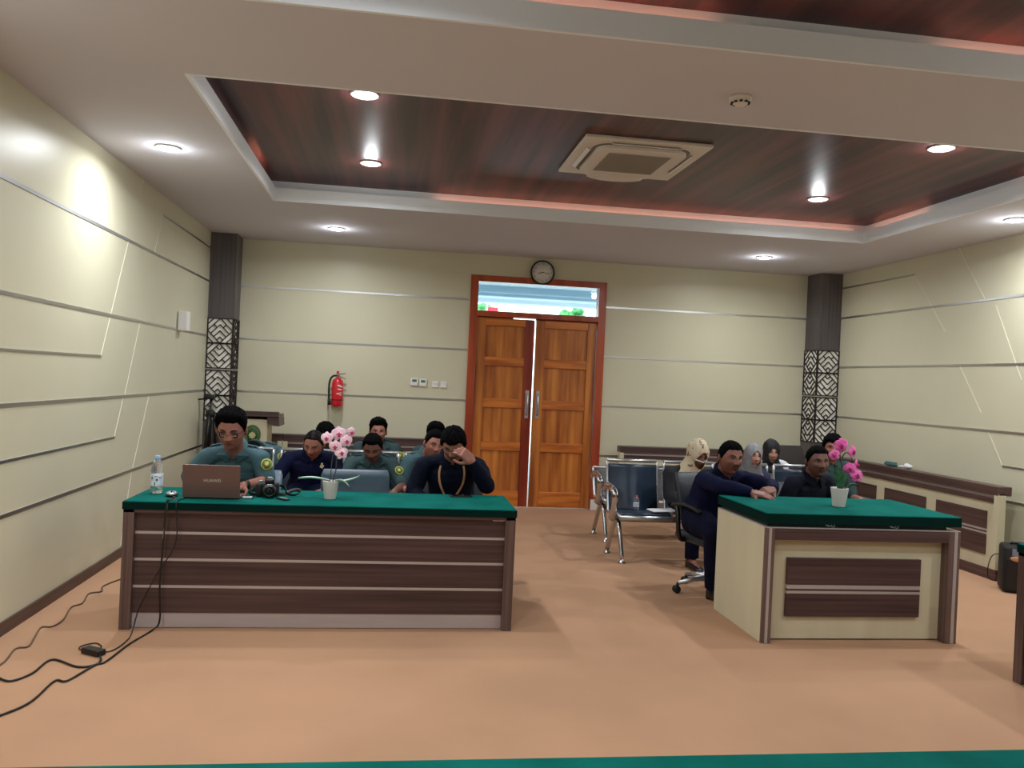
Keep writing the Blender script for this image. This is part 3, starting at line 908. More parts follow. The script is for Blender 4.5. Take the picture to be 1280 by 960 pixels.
t = thing('tripod', 'black camera tripod folded in the corner by the lattice column', 'tripod', (-1.99, -0.58, 0))
MB().obox((-0.02, 0, 1.225), (0.11, 0.07, 0.055), (0, 0.1, 0), 0, 0.01).build('head', 'black', t, True)
MB().tube([(0.0, 0, 1.21), (-0.13, -0.03, 1.19)], 0.009).build('pan_handle', 'black', t, True)
MB().tube([(0, 0, 1.20), (0, 0, 0.55)], 0.015).build('centre_column', 'black', t, True)
MB().lathe([(0.035, 1.0), (0.05, 1.02), (0.05, 1.06), (0.03, 1.08)], 16).build('shoulder', 'blackm', t, True)
for a in (0.3, 2.4, 4.5):
    d = V((math.cos(a), math.sin(a), 0))
    lg = MB().tube([d * 0.04 + V((0, 0, 1.02)), d * 0.07 + V((0, 0, 0.6))], 0.016)
    lg.tube([d * 0.07 + V((0, 0, 0.62)), d * 0.11 + V((0, 0, 0.01))], 0.011)
    o2 = lg.build('leg', 'black', t, True)
    MB().tube([d * 0.108 + V((0, 0, 0.025)), d * 0.112 + V((0, 0, 0.0))], 0.015).build('foot', 'blackm', o2, True)

t = thing('loudspeaker', 'black portable loudspeaker on the floor at the end of the right fence', 'speaker', (5.165, -3.85, 0), -0.5)
MB().obox((0, 0, 0.195), (0.27, 0.24, 0.38), None, 0, 0.03, 3).build('case', 'blackm', t, True)
MB().obox((-0.0, -0.121, 0.16), (0.22, 0.008, 0.24), None, 0, 0.004).build('grille', 'black', t, True)
MB().obox((0.01, -0.122, 0.335), (0.17, 0.01, 0.055), None, 0, 0.003).build('control_panel', mat('speaker_grey_panel', (120, 126, 140), 0.4), t, True)
MB().obox((0.01, -0.128, 0.345), (0.07, 0.006, 0.016), None, 0, 0.002).build('display', 'screen', t, True)
MB().ell((-0.02, -0.122, 0.285), (0.07, 0.012, 0.025), None, 16, 10).build('badge_plate', 'tan', t, True)
MB().tube([(-0.07, 0, 0.375), (-0.06, 0, 0.40), (0.06, 0, 0.40), (0.07, 0, 0.375)], 0.012).build('handle', 'black', t, True)
MB().tube(curve([(-0.12, 0.02, 0.30), (-0.19, 0.03, 0.27), (-0.22, 0.03, 0.16), (-0.21, 0.02, 0.08), (-0.15, 0.03, 0.06)]), 0.004, 6).build('cord', 'black', t, True)


# ------------------------------------------------------------------ waiting benches
def waiting_bench(x0, n, y, padded, label, pitch=0.545, bh=1.0):
    """Airport-style steel bench; faces -y; y = line of the backrests' tops."""
    t = thing('waiting_bench', label, 'bench', (x0 + n * pitch / 2, y - 0.35, 0), group='steel waiting benches')
    for i in range(n):
        a = x0 + i * pitch + 0.03
        b = a + pitch - 0.07
        prof = [(y - 0.50, 0.405), (y - 0.46, 0.425), (y - 0.30, 0.415), (y - 0.14, 0.395), (y - 0.10, 0.42), (y - 0.06, 0.55), (y - 0.02, 0.72), (y, 0.855)]
        prof = [(yy, z if z < 0.43 else 0.43 + (z - 0.43) * bh) for yy, z in prof]
        zt = prof[-1][1]
        fr = MB()
        for x in (a, b):
            fr.tube(curve([(x, p[0], p[1]) for p in prof], 3), 0.014, 8)
        fr.tube([(a, y, zt), (b, y, zt)], 0.016, 8)
        fr.tube([(a, y - 0.50, 0.40), (b, y - 0.50, 0.40)], 0.024, 8)
        fo = fr.build('seat_frame', 'steel', t)
        off = 0.012 if padded else 0.0
        pd = MB()
        pts = curve([(0, p[0], p[1]) for p in prof], 4)[1:-1]
        th = 0.028 if padded else 0.006
        vs = []
        for k, p in enumerate(pts):
            d = (pts[min(k + 1, len(pts) - 1)] - pts[max(k - 1, 0)]).normalized()
            nn = V((0, -d.z, d.y))
            for sx in (a + 0.012, b - 0.012):
                vs += [V((sx, p.y, p.z)) + nn * th * 0.9, V((sx, p.y, p.z)) - nn * th * 0.25]
        fs = []
        for k in range(len(pts) - 1):
            q = 4 * k
            fs += [(q, q + 2, q + 6, q + 4), (q + 1, q + 5, q + 7, q + 3), (q, q + 4, q + 5, q + 1), (q + 2, q + 3, q + 7, q + 6)]
        e = 4 * (len(pts) - 1)
        fs += [(0, 1, 3, 2), (e, e + 2, e + 3, e + 1)]
        pd.add(vs, fs, 0, True)
        pd.build('pad' if padded else 'perforated_shell', 'navypad' if padded else 'perf', t)
    L0, L1 = x0 + 0.01, x0 + n * pitch - 0.01
    MB().box(L0, y - 0.33, 0.335, L1, y - 0.27, 0.385, 0, 0.004).build('beam', 'steel', t)
    for x in (L0 + 0.06, L1 - 0.06):
        lg = MB().tube(curve([(x, y - 0.30, 0.36), (x - 0.01, y - 0.40, 0.30), (x, y - 0.50, 0.04)]), 0.022, 10, sy=0.8)
        lg.tube(curve([(x, y - 0.30, 0.36), (x - 0.01, y - 0.22, 0.30), (x - 0.02, y - 0.06, 0.04)]), 0.022, 10, sy=0.8)
        for yy, xx in ((y - 0.50, x), (y - 0.06, x - 0.02)):
            lg.lathe([(0.034, 0.0), (0.034, 0.012), (0.016, 0.026), (0.012, 0.05)], 14, c=(xx, yy, 0))
        lg.build('leg', 'chrome', t)
    for x in (L0, L1):
        MB().tube(curve([(x, y - 0.05, 0.60), (x - 0.01, y - 0.14, 0.64), (x - 0.02, y - 0.36, 0.64), (x - 0.02, y - 0.46, 0.60), (x - 0.01, y - 0.44, 0.52), (x, y - 0.36, 0.40), (x, y - 0.31, 0.36)], 5), 0.021, 10, sy=1.5).build('armrest', 'chrome', t)
    return t


M['perf'] = mat('perforated_grey_steel', (104, 104, 108), 0.4, metal=0.5, rgb2=(66, 66, 70), scale=(120, 120, 120), detail=1)
BY1, BY2 = -2.52, -1.55
waiting_bench(1.955, 4, BY1, True, 'front steel waiting bench with dark navy pads holding the small water bottle')
waiting_bench(2.06, 4, BY2, False, 'rear grey perforated waiting bench under the people in head veils', 0.545, 0.60)
waiting_bench(-1.54, 4, BY1, True, 'front steel waiting bench behind the long desk with the laptop')
waiting_bench(-1.54, 4, BY2 - 0.10, False, 'rear grey perforated waiting bench by the lectern', 0.545, 0.60)


# ------------------------------------------------------------------ office chairs
def office_chair(label, x, y, rz, m, seat=0.46, btop=0.90, bw=0.44, arms=True, tilt=0.1, spoke=0.31):
    t = thing('office_chair', label, 'chair', (x, y, 0), rz, group='office chairs')
    MB().obox((0, 0, seat - 0.04), (0.46, 0.44, 0.075), None, 0, 0.03, 3).build('seat', m, t, True)
    b = MB()
    secs = []
    for k in range(9):
        f = k / 8
        z = seat + 0.06 + f * (btop - seat - 0.06)
        yy = 0.21 + tilt * f - 0.03 * math.sin(f * PI)
        w = bw / 2 * (0.9 + 0.1 * math.sin(min(1, f * 1.6) * PI / 2)) * (1 if f < 0.95 else 0.93)
        secs.append(((0, yy, z), (w, 0, 0), (0, 0.028 if 0 < k < 8 else 0.02, 0)))
    b.loft(secs, 28, 0, 5)
    b.build('backrest', m, t, True)
    MB().tube(curve([(0, 0.05, seat - 0.06), (0, 0.22, seat - 0.05), (0, 0.265, seat + 0.08), (0, 0.27 + tilt * 0.4, seat + 0.2)]), 0.022, 8).build('back_bar', 'black', t, True)
    MB().tube([(0, 0, seat - 0.07), (0, 0, 0.20)], 0.026, 12).tube([(0, 0, 0.22), (0, 0, 0.09)], 0.036, 12).build('gas_column', 'black', t, True)
    if arms:
        for s in (-1, 1):
            MB().tube(curve([(s * 0.19, 0.08, seat - 0.06), (s * 0.275, 0.06, seat - 0.04), (s * 0.285, 0.08, seat + 0.12), (s * 0.275, 0.12, seat + 0.20)]), 0.018, 8, sy=1.4).build('arm_post', 'black', t, True)
            MB().tube(curve([(s * 0.275, 0.16, seat + 0.19), (s * 0.28, 0.0, seat + 0.215), (s * 0.27, -0.12, seat + 0.205), (s * 0.26, -0.16, seat + 0.19)]), 0.026, 10, sy=0.6, up=(0, 0, 1), round_end=True).build('armrest', 'blackm', t, True)
    for k in range(5):
        a = 2 * PI * k / 5 + spoke
        d = V((math.cos(a), math.sin(a), 0))
        sp = MB().tube([d * 0.03 + V((0, 0, 0.115)), d * 0.16 + V((0, 0, 0.105)), d * 0.29 + V((0, 0, 0.075))], [0.026, 0.022, 0.015], 8).build('base_spoke', 'steel', t, True)
        q = V((-d.y, d.x, 0))
        cs = MB()
        for s in (-1, 1):
            cs.lathe([(0.012, -0.011), (0.026, -0.009), (0.029, 0), (0.026, 0.009), (0.012, 0.011)], 16, R=Matrix((V((0, 0, 1)), d, q)).transposed(), c=d * 0.30 + V((0, 0, 0.030)) + q * s * 0.015)
        cs.tube([d * 0.29 + V((0, 0, 0.08)), d * 0.295 + V((0, 0, 0.045))], 0.011)
        cs.build('caster', 'blackm', sp, True)
    return t


office_chair('empty blue grey office chair behind the orchid on the long desk', -0.255, -4.02, PI + 0.06, 'bluechair', 0.46, 0.884, 0.47, False, -0.02)
office_chair('office chair of the person in glasses typing on the laptop', -1.02, -3.98, 0.0, 'bluechair', 0.45, 0.80, 0.44, True)
office_chair('office chair of the person covering his eyes at the long desk', 0.49, -3.92, 0.05, 'dkchair', 0.45, 0.915, 0.46, False)
office_chair('dark office chair with chrome spokes under the person leaning on the cream desk', 2.475, -3.98, 0.20, 'dkchair', 0.46, 0.885, 0.40, True, 0.1, 0.53)
office_chair('office chair of the bearded person behind the pink orchid', 3.25, -3.78, 0.25, 'dkchair', 0.44, 0.80, 0.44, False)
office_chair('empty high backed black chair standing by the far fence', 4.66, -1.02, 0.15, 'blkchair', 0.46, 0.93, 0.46, False)

# ================================================================== THINGS ON THE DESKS
ZD = 0.7525                                   # top of the long desk's cloth
ZR = 0.8085                                   # top of the cream desk's cover
t = thing('laptop', 'open brown laptop seen from behind on the long green desk', 'laptop', (-1.072, -4.84, ZD))
MB().obox((0.0, 0.125, 0.010), (0.33, 0.235, 0.016), None, 0, 0.004).build('base', 'rose', t, True)
MB().obox((0.0, 0.13, 0.0187), (0.29, 0.1, 0.0015), None).build('keyboard', 'black', t, True)
lid = MB().obox((0, -0.015, 0.108), (0.335, 0.007, 0.205), (0.16, 0, 0), 0, 0.003).build('lid', 'rose', t, True)
MB().obox((0, -0.0105, 0.108), (0.318, 0.0012, 0.19), (0.16, 0, 0)).build('screen', 'screen', lid, True)
MB().text('HUAWEI', 0.026, (0.005, -0.0195, 0.113), (1, 0, 0), (0, math.sin(-0.16), math.cos(0.16)), (0, -1, 0), 0, 0.0006).build('lettering', 'logo', lid, True)
MB().tube([(-0.14, 0.004, 0.012), (0.14, 0.004, 0.012)], 0.007, 8).build('hinge', 'black', t, True)

t = thing('mouse', 'silver and black computer mouse beside the laptop', 'mouse', (-1.318, -4.775, ZD), 0.2)
MB().ell((0, 0, 0.012), (0.038, 0.05, 0.012), None, 20, 10).build('base', 'black', t, True)
MB().ell((0, 0.002, 0.018), (0.034, 0.045, 0.016), None, 20, 10).build('shell', 'steel', t, True)
MB().ell((0, -0.02, 0.031), (0.006, 0.014, 0.006), None, 10, 8).build('scroll_wheel', 'black', t, True)
MB().tube(curve([(0.01, -0.05, 0.008), (0.03, -0.09, 0.005), (0.02, -0.16, 0.004), (-0.01, -0.203, 0.003), (-0.012, -0.217, -0.03), (-0.02, -0.222, -0.12), (-0.03, -0.224, -0.22)]), 0.0022, 6).build('cord', 'greyp', t, True)


def bottle(name, label, x, y, z, h, r, cap, lab=True):
    t = thing(name, label, 'bottle', (x, y, z))
    k = h / 0.23
    prof = [(r * 0.7, 0), (r, 0.006 * k)]
    for i in range(7):
        zz = 0.02 + i * 0.02
        prof += [(r, zz * k), (r * 0.94, (zz + 0.010) * k)]
    prof += [(r * 0.98, 0.16 * k), (r * 0.8, 0.182 * k), (r * 0.45, 0.202 * k), (r * 0.40, 0.212 * k)]
    MB().lathe(prof, 28).build('body', 'pet', t, True)
    MB().lathe([(r * 0.45, 0.208 * k), (r * 0.46, 0.212 * k), (r * 0.46, 0.228 * k), (r * 0.40, 0.23 * k)], 20).build('cap', cap, t, True)
    lb = MB().lathe([(r * 1.01, 0.045 * k), (r * 1.015, 0.05 * k), (r * 1.015, 0.115 * k), (r * 1.01, 0.12 * k)], 28).build('label_band', 'water', t, True)
    m2 = MB()
    for (a, zz, w, hh) in ((-0.6, 0.095, 0.008, 0.016), (0.25, 0.085, 0.009, 0.012), (-0.1, 0.062, 0.006, 0.018), (0.7, 0.10, 0.014, 0.004), (0.1, 0.105, 0.018, 0.003)):
        m2.obox((r * 1.02 * math.sin(a), -r * 1.02 * math.cos(a), zz * k), (w, 0.0012, hh * k), (0, 0, a))
    m2.build('print', 'labelink', lb, True)
    return t


bottle('water_bottle', 'clear water bottle with pale blue cap beside the laptop', -1.438, -4.66, ZD, 0.235, 0.036, 'bluecap')
bottle('water_bottle', 'small water bottle with red cap on the empty bench seat', 2.175, -2.87, 0.452, 0.125, 0.026, 'redcap')
t = thing('paper', 'white paper sheets lying on the bench seat next to the small bottle', 'paper', (2.42, -2.93, 0.458), 0.12)
for k in range(2):
    MB().obox((0.01 * k, 0.006 * k, 0.002 + 0.004 * k), (0.28, 0.16, 0.003), (0, -0.02, 0.05 * k)).build('sheet', 'paper', t, True)

t = thing('camera', 'black camera with its strap lying on the long desk', 'camera', (-0.765, -4.67, ZD), 0.15)
MB().obox((0, 0, 0.047), (0.135, 0.06, 0.082), None, 0, 0.012, 3).build('body', 'blackm', t, True)
MB().obox((-0.055, -0.018, 0.045), (0.034, 0.06, 0.084), None, 0, 0.014, 3).build('grip', 'blackm', t, True)
MB().obox((0.008, -0.005, 0.098), (0.058, 0.06, 0.034), (0.1, 0, 0), 0, 0.01, 2).build('viewfinder_hump', 'black', t, True)
MB().obox((0.008, 0.0, 0.118), (0.03, 0.03, 0.008), None, 0, 0.002).build('flash_shoe', 'steel', t, True)
ln = MB().lathe([(0.034, 0.02), (0.036, 0.045), (0.039, 0.05), (0.039, 0.085), (0.035, 0.09), (0.032, 0.105), (0.027, 0.105), (0.024, 0.09)], 28, R=RX, c=(0.008, 0, 0.044)).build('lens', 'black', t, True)
MB().lathe([(0.025, 0.094), (0.02, 0.099), (0.008, 0.101)], 24, R=RX, c=(0.008, 0, 0.044)).build('front_glass', 'screen', ln, True)
MB().lathe([(0.0395, 0.06), (0.040, 0.062), (0.040, 0.064), (0.0395, 0.066)], 28, R=RX, c=(0.008, 0, 0.044)).build('ring', 'steel', ln, True)
MB().tube([(-0.045, 0.01, 0.088), (-0.045, 0.01, 0.1)], 0.012, 12).build('dial', 'steel', t, True)
MB().tube(curve([(0.07, 0, 0.07), (0.10, 0.0, 0.055), (0.12, -0.03, 0.02), (0.17, -0.02, 0.012), (0.20, 0.02, 0.03), (0.16, 0.05, 0.034), (0.10, 0.03, 0.012), (0.02, 0.05, 0.008), (-0.09, 0.03, 0.012), (-0.11, 0.0, 0.03), (-0.07, 0.0, 0.07)]), 0.012, 8, sy=0.25).build('strap', 'black', t, True)
t = thing('remote_control', 'small dark grey remote lying in front of the camera', 'remote', (-0.655, -4.80, ZD), 0.75)
MB().obox((0, 0, 0.006), (0.036, 0.095, 0.011), None, 0, 0.004).build('case', 'black', t, True)
MB().obox((0, 0.0, 0.0122), (0.026, 0.07, 0.001), None).build('keypad', 'greyp', t, True)
t = thing('card_reader', 'small silver black card reader at the corner of the laptop', 'card reader', (-0.868, -4.80, ZD), 0.1)
MB().obox((0, 0, 0.008), (0.06, 0.03, 0.015), None, 0, 0.003).build('case', 'steel', t, True)
MB().obox((0.031, 0, 0.008), (0.008, 0.024, 0.011), None, 0, 0.002).build('plug', 'black', t, True)
t = thing('phone', 'dark phone lying in front of the person covering his eyes', 'phone', (0.470, -4.46, ZD), 0.25)
MB().obox((0, 0, 0.005), (0.145, 0.072, 0.009), None, 0, 0.003).build('case', 'black', t, True)
MB().obox((0, 0, 0.0098), (0.136, 0.064, 0.0006), None).build('screen', 'screen', t, True)


# ------------------------------------------------------------------ orchids
def orchid(label, x, y, z, rp, hp, flowers, petal, core, stems, leaves, leafm):
    t = thing('potted_orchid', label, 'orchid', (x, y, z))
    p = MB().lathe([(rp * 0.68, 0), (rp * 0.70, 0.004), (rp, hp - 0.004), (rp, hp), (rp * 0.9, hp), (rp * 0.86, hp - 0.02)], 32).build('pot', 'pot', t, True)
    MB().lathe([(rp * 0.87, hp - 0.02), (rp * 0.5, hp - 0.012), (0.002, hp - 0.010)], 24).build('soil', 'soil', t, True)
    for s in stems:
        MB().tube(curve([V(q) for q in s]), 0.0035, 6).build('stem', 'stem', t, True)
    for (base, tip, w, droop) in leaves:
        base, tip = V(base), V(tip)
        n = 8
        vs, fs = [], []
        d = tip - base
        side = V((-d.y, d.x, 0))
        side = side.normalized() if side.length > 1e-4 else V((1, 0, 0))
        for k in range(n + 1):
            f = k / n
            c = base + d * f + V((0, 0, droop * math.sin(f * PI)))
            ww = w * math.sin(PI * min(1, 0.08 + f * 0.92)) ** 0.7
            for (s, up) in ((-1, 0.004), (0, -0.004), (1, 0.004)):
                vs.append(c + side * s * ww + V((0, 0, up)))
            for (s, up) in ((-1, 0.002), (0, -0.008), (1, 0.002)):
                vs.append(c + side * s * ww * 0.98 + V((0, 0, up)))
        for k in range(n):
            q = 6 * k
            r = q + 6
            fs += [(q, q + 1, r + 1, r), (q + 1, q + 2, r + 2, r + 1), (q + 3, r + 3, r + 4, q + 4), (q + 4, r + 4, r + 5, q + 5), (q, r, r + 3, q + 3), (q + 2, q + 5, r + 5, r + 2)]
        e = 6 * n
        fs += [(0, 3, 4, 1), (1, 4, 5, 2), (e, e + 1, e + 4, e + 3), (e + 1, e + 2, e + 5, e + 4)]
        MB().add(vs, fs, 0, True).build('leaf', leafm, t, True)
    for i, (fx, fy, fz, r, yaw, pit) in enumerate(flowers):
        R = Matrix.Rotation(yaw, 3, 'Z') @ Matrix.Rotation(pit, 3, 'X') @ Matrix.Rotation(random.uniform(-0.3, 0.3), 3, 'Y')
        m2 = MB()
        c = V((fx, fy, fz))
        for k in range(5):
            a = PI / 2 + 2 * PI * k / 5
            wide = k in (1, 4)
            L, W = (r * 0.62, r * 0.62) if wide else (r * 0.60, r * 0.42)
            q = R @ Matrix.Rotation(-(a - PI / 2), 3, 'Y')
            tl = Matrix.Rotation(-0.22, 3, 'X')
            m2.ell(c + q @ V((0, -0.004 - 0.002 * (k % 2), L * 0.72)), (W, 0.0045, L), q @ tl, 14, 8)
        fo = m2.build('flower', petal, t, True)
        m3 = MB()
        m3.ell(c + R @ V((0, -0.014, -r * 0.16)), (r * 0.22, 0.012, r * 0.30), R, 12, 8)
        m3.ell(c + R @ V((0, -0.016, r * 0.10)), (r * 0.13, 0.012, r * 0.13), R, 10, 8)
        m3.ell(c + R @ V((-r * 0.25, -0.010, -r * 0.05)), (r * 0.16, 0.006, r * 0.10), R, 10, 6)
        m3.ell(c + R @ V((r * 0.25, -0.010, -r * 0.05)), (r * 0.16, 0.006, r * 0.10), R, 10, 6)
        m3.build('flower_lip', core, fo, True)
    return t


orchid('pale pink orchid in a white pot on the long desk', -0.377, -4.715, ZD, 0.052, 0.115,
       [(-0.032, -0.02, 0.385, 0.040, -0.3, 0.0), (0.038, 0.0, 0.413, 0.046, 0.1, 0.0), (0.110, 0.02, 0.425, 0.034, 0.7, 0.1), (0.086, -0.015, 0.370, 0.040, 0.4, 0.0), (0.022, -0.035, 0.335, 0.040, -0.1, 0.1), (0.060, -0.03, 0.295, 0.042, 0.25, -0.15)],
       'petal', 'core',
       [[(-0.005, 0, 0.10), (0.0, 0.0, 0.2), (0.005, 0.02, 0.32), (-0.032, 0.0, 0.385)], [(0.005, 0.02, 0.3), (0.03, 0.02, 0.38), (0.07, 0.02, 0.41), (0.11, 0.035, 0.425)], [(0.01, 0, 0.10), (0.028, 0.0, 0.18), (0.035, 0.01, 0.27), (0.086, 0.0, 0.37)]],
       [((0, 0, 0.115), (-0.20, -0.01, 0.128), 0.020, 0.012), ((0.02, 0, 0.115), (0.18, 0.0, 0.150), 0.032, -0.012), ((0.03, -0.02, 0.12), (0.12, -0.04, 0.085), 0.010, 0.02)], 'leafp')
orchid('hot pink orchid with dark leaves in a white pot on the cream desk', 2.975, -4.86, ZR, 0.058, 0.125,
       [(-0.008, -0.005, 0.410, 0.050, 0.0, 0.1), (-0.060, -0.02, 0.345, 0.036, -0.6, 0.0), (0.076, 0.0, 0.370, 0.044, 0.5, 0.0), (0.054, -0.02, 0.258, 0.042, -0.3, 0.0), (0.103, -0.005, 0.285, 0.036, 0.8, 0.1), (0.105, -0.02, 0.213, 0.048, 0.1, -0.1)],
       'petal2', 'core2',
       [[(0, 0, 0.11), (0.01, 0.0, 0.24), (0.0, 0.02, 0.36), (-0.008, 0.01, 0.41)], [(0.005, 0.02, 0.3), (0.05, 0.03, 0.36), (0.09, 0.03, 0.33), (0.11, 0.0, 0.24), (0.17, -0.02, 0.24)]],
       [((0, 0, 0.11), (-0.035, -0.02, 0.28), 0.034, 0.01), ((0.01, 0, 0.11), (0.045, -0.02, 0.265), 0.032, 0.01), ((0.0, -0.02, 0.11), (0.01, -0.05, 0.24), 0.034, 0.01), ((0.02, -0.02, 0.12), (0.10, -0.06, 0.15), 0.012, 0.02)], 'leafd')


# ------------------------------------------------------------------ cables on the floor
def floor_cable(name, label, pts, r, m, cat='cable'):
    mb_ = MB().tube(curve([V((p[0], p[1], p[2] if len(p) > 2 else r + 0.001)) for p in pts], 6), r, 6)
    return single(name, mb_, m, label, cat)


ca = thing('power_cable', 'black power cable with adapter brick running from the long desk over the floor', 'power cable', (-1.52, -5.41, 0))
MB().obox((-1.520, -5.415, 0.018), (0.125, 0.055, 0.032), (0, 0, -0.55), 0, 0.006).build('adapter', 'black', ca)
MB().tube(curve([(-1.275, -4.86, 0.758), (-1.285, -4.97, 0.757), (-1.29, -4.995, 0.74), (-1.30, -4.993, 0.5), (-1.308, -4.992, 0.25), (-1.30, -4.992, 0.06), (-1.335, -5.02, 0.008), (-1.385, -5.259, 0.007), (-1.415, -5.542, 0.007), (-1.451, -5.60, 0.007), (-1.503, -5.817, 0.007), (-1.56, -5.823, 0.007), (-1.565, -6.099, 0.007), (-1.66, -6.29, 0.007)], 6), 0.0055, 6).build('mains_cord', 'black', ca)
MB().tube(curve([(-1.47, -5.47, 0.012), (-1.445, -5.53, 0.008), (-1.455, -5.60, 0.007), (-1.53, -5.621, 0.007), (-1.688, -5.514, 0.007), (-1.702, -5.713, 0.007), (-1.75, -5.814, 0.007), (-1.80, -5.80, 0.007), (-1.86, -5.74, 0.007)], 6), 0.0055, 6).build('adapter_cord', 'black', ca)
MB().tube(curve([(-1.57, -5.385, 0.015), (-1.617, -5.341, 0.006), (-1.62, -5.288, 0.006), (-1.569, -5.244, 0.006), (-1.517, -5.301, 0.006), (-1.508, -5.388, 0.006), (-1.439, -5.367, 0.006), (-1.417, -5.185, 0.006), (-1.44, -5.02, 0.01), (-1.42, -4.994, 0.12), (-1.36, -4.993, 0.26), (-1.31, -4.992, 0.36), (-1.25, -4.992, 0.46), (-1.225, -4.992, 0.56), (-1.235, -4.996, 0.72), (-1.235, -4.97, 0.757), (-1.22, -4.86, 0.757)], 6), 0.0035, 6).build('laptop_cord', 'black', ca)
floor_cable('cable', 'thin brown grey cable winding along the left wall over the floor',
            [(-1.70, -3.35), (-1.86, -3.739), (-1.933, -3.995), (-1.899, -4.145), (-1.958, -4.209), (-1.918, -4.439), (-1.949, -4.538), (-1.896, -4.814), (-1.908, -4.942), (-1.96, -4.958), (-1.919, -5.15), (-1.89, -5.302), (-1.938, -5.342), (-1.905, -5.59), (-2.0, -5.8)], 0.005, 'cablegrey')
t = thing('power_strip', 'white power strip cut off by the left edge of the photo', 'power strip', (-1.93, -5.83, 0))
MB().obox((0.01, 0, 0.02), (0.20, 0.06, 0.036), (0, 0, 0.2), 0, 0.006).build('case', 'white', t, True)
for k in range(3):
    MB().lathe([(0.016, 0.038), (0.016, 0.040), (0.012, 0.0405)], 16, c=(-0.055 + 0.06 * k, -0.011 + 0.012 * k, 0)).build('socket', 'greyp', t, True)

# ================================================================== PEOPLE
def remesh(mb, vox, smooth=2, factor=0.5):
    """One continuous surface round the overlapping closed shapes of mb."""
    ob = bpy.data.objects.new('tmp', mb.mesh('tmp'))
    COL.objects.link(ob)
    m = ob.modifiers.new('r', 'REMESH')
    m.mode = 'VOXEL'
    m.voxel_size = vox
    m.use_smooth_shade = True
    if smooth:
        q = ob.modifiers.new('s', 'SMOOTH')
        q.iterations = smooth
        q.factor = factor
    dg = bpy.context.evaluated_depsgraph_get()
    me = bpy.data.meshes.new_from_object(ob.evaluated_get(dg))
    old = ob.data
    bpy.data.objects.remove(ob)
    bpy.data.meshes.remove(old)
    me.materials.clear()
    me.polygons.foreach_set('use_smooth', [True] * len(me.polygons))
    return me


def lerp(a, b, t):
    return a + (b - a) * t


def sstep(a, b, x):
    t = max(0.0, min(1.0, (x - a) / (b - a)))
    return t * t * (3 - 2 * t)


def interp(x, tab):
    for (a, va), (b, vb) in zip(tab, tab[1:]):
        if x <= b:
            return lerp(va, vb, max(0.0, (x - a) / (b - a)))
    return tab[-1][1]


HA, HB, HC = 0.0745, 0.094, 0.115


def skull(d):
    """Head surface point in the direction d (unit, face towards -y)."""
    u = max(0.0, -d.z)
    up = max(0.0, d.z)
    x = HA * d.x * (1 - 0.22 * u ** 2.4 + 0.06 * up * (1 - up))
    y = HB * d.y
    if d.y < 0:
        y = -HB * (abs(d.y) ** 0.80) * (1 - 0.06 * up)
    else:
        y *= 1 - 0.42 * u ** 1.3
    z = HC * d.z
    if d.y < 0:
        z += -0.006 * u * abs(d.y)
    return V((x, y, z))


def face_relief(p):
    x, z = p.x, p.z
    if p.y > -0.02:
        return 0.0
    g = lambda cx, cz, sx, sz: math.exp(-((x - cx) / sx) ** 2 - ((z - cz) / sz) ** 2)
    ax = abs(x)
    h = 0.0
    nz = interp(z, [(-0.036, 0), (-0.030, 0.55), (-0.020, 1.0), (0.0, 0.68), (0.022, 0.30), (0.036, 0.0)])
    h += 0.024 * nz * math.exp(-(x / (0.0085 + 0.004 * sstep(0.01, -0.02, z))) ** 2)
    h += 0.010 * math.exp(-((ax - 0.014) / 0.008) ** 2 - ((z + 0.024) / 0.009) ** 2)
    h -= 0.011 * math.exp(-((ax - 0.031) / 0.017) ** 2 - ((z - 0.012) / 0.011) ** 2)
    h += 0.005 * math.exp(-((ax - 0.028) / 0.022) ** 2 - ((z - 0.034) / 0.009) ** 2)
    h += 0.005 * math.exp(-((ax - 0.045) / 0.017) ** 2 - ((z + 0.018) / 0.016) ** 2)
    h += 0.0065 * math.exp(-(x / 0.022) ** 2 - ((z + 0.050) / 0.006) ** 2)
    h += 0.0065 * math.exp(-(x / 0.019) ** 2 - ((z + 0.062) / 0.006) ** 2)
    h -= 0.003 * math.exp(-(x / 0.023) ** 2 - ((z + 0.056) / 0.0025) ** 2)
    h -= 0.003 * g(0, -0.040, 0.006, 0.006)
    h -= 0.004 * g(0, -0.074, 0.02, 0.006)
    h += 0.008 * g(0, -0.094, 0.022, 0.014)
    return h


def head_mesh(wide=1.0):
    """(vertices, faces) of the bare head in its own frame."""
    nu, nv = 88, 66
    vs, fs = [V((0, 0, -HC))], []
    for j in range(1, nv):
        ph = -PI / 2 + PI * j / nv
        for k in range(nu):
            a = 2 * PI * k / nu
            d = V((math.cos(a) * math.cos(ph), math.sin(a) * math.cos(ph), math.sin(ph)))
            p = skull(d)
            h = face_relief(p)
            if h:
                n = V((d.x * 0.35, min(-0.4, d.y), d.z * 0.25)).normalized()
                p = p + n * h
            p.x *= wide
            vs.append(p)
    vs.append(V((0, 0, HC)))
    fs += [(0, 1 + (k + 1) % nu, 1 + k) for k in range(nu)]
    for j in range(nv - 2):
        for k in range(nu):
            fs.append((1 + j * nu + k, 1 + j * nu + (k + 1) % nu, 1 + (j + 1) * nu + (k + 1) % nu, 1 + (j + 1) * nu + k))
    t = len(vs) - 1
    fs += [(t, 1 + (nv - 2) * nu + k, 1 + (nv - 2) * nu + (k + 1) % nu) for k in range(nu)]
    return vs, fs


HEAD_V, HEAD_F = head_mesh()
HEAD_T = BVHTree.FromPolygons(HEAD_V, HEAD_F)


def face_pt(x, z, off=0.0):
    hit = HEAD_T.ray_cast(V((x, -0.5, z)), V((0, 1, 0)))
    p = hit[0] if hit[0] else V((x, -0.06, z))
    return p + V((0, -off, 0))


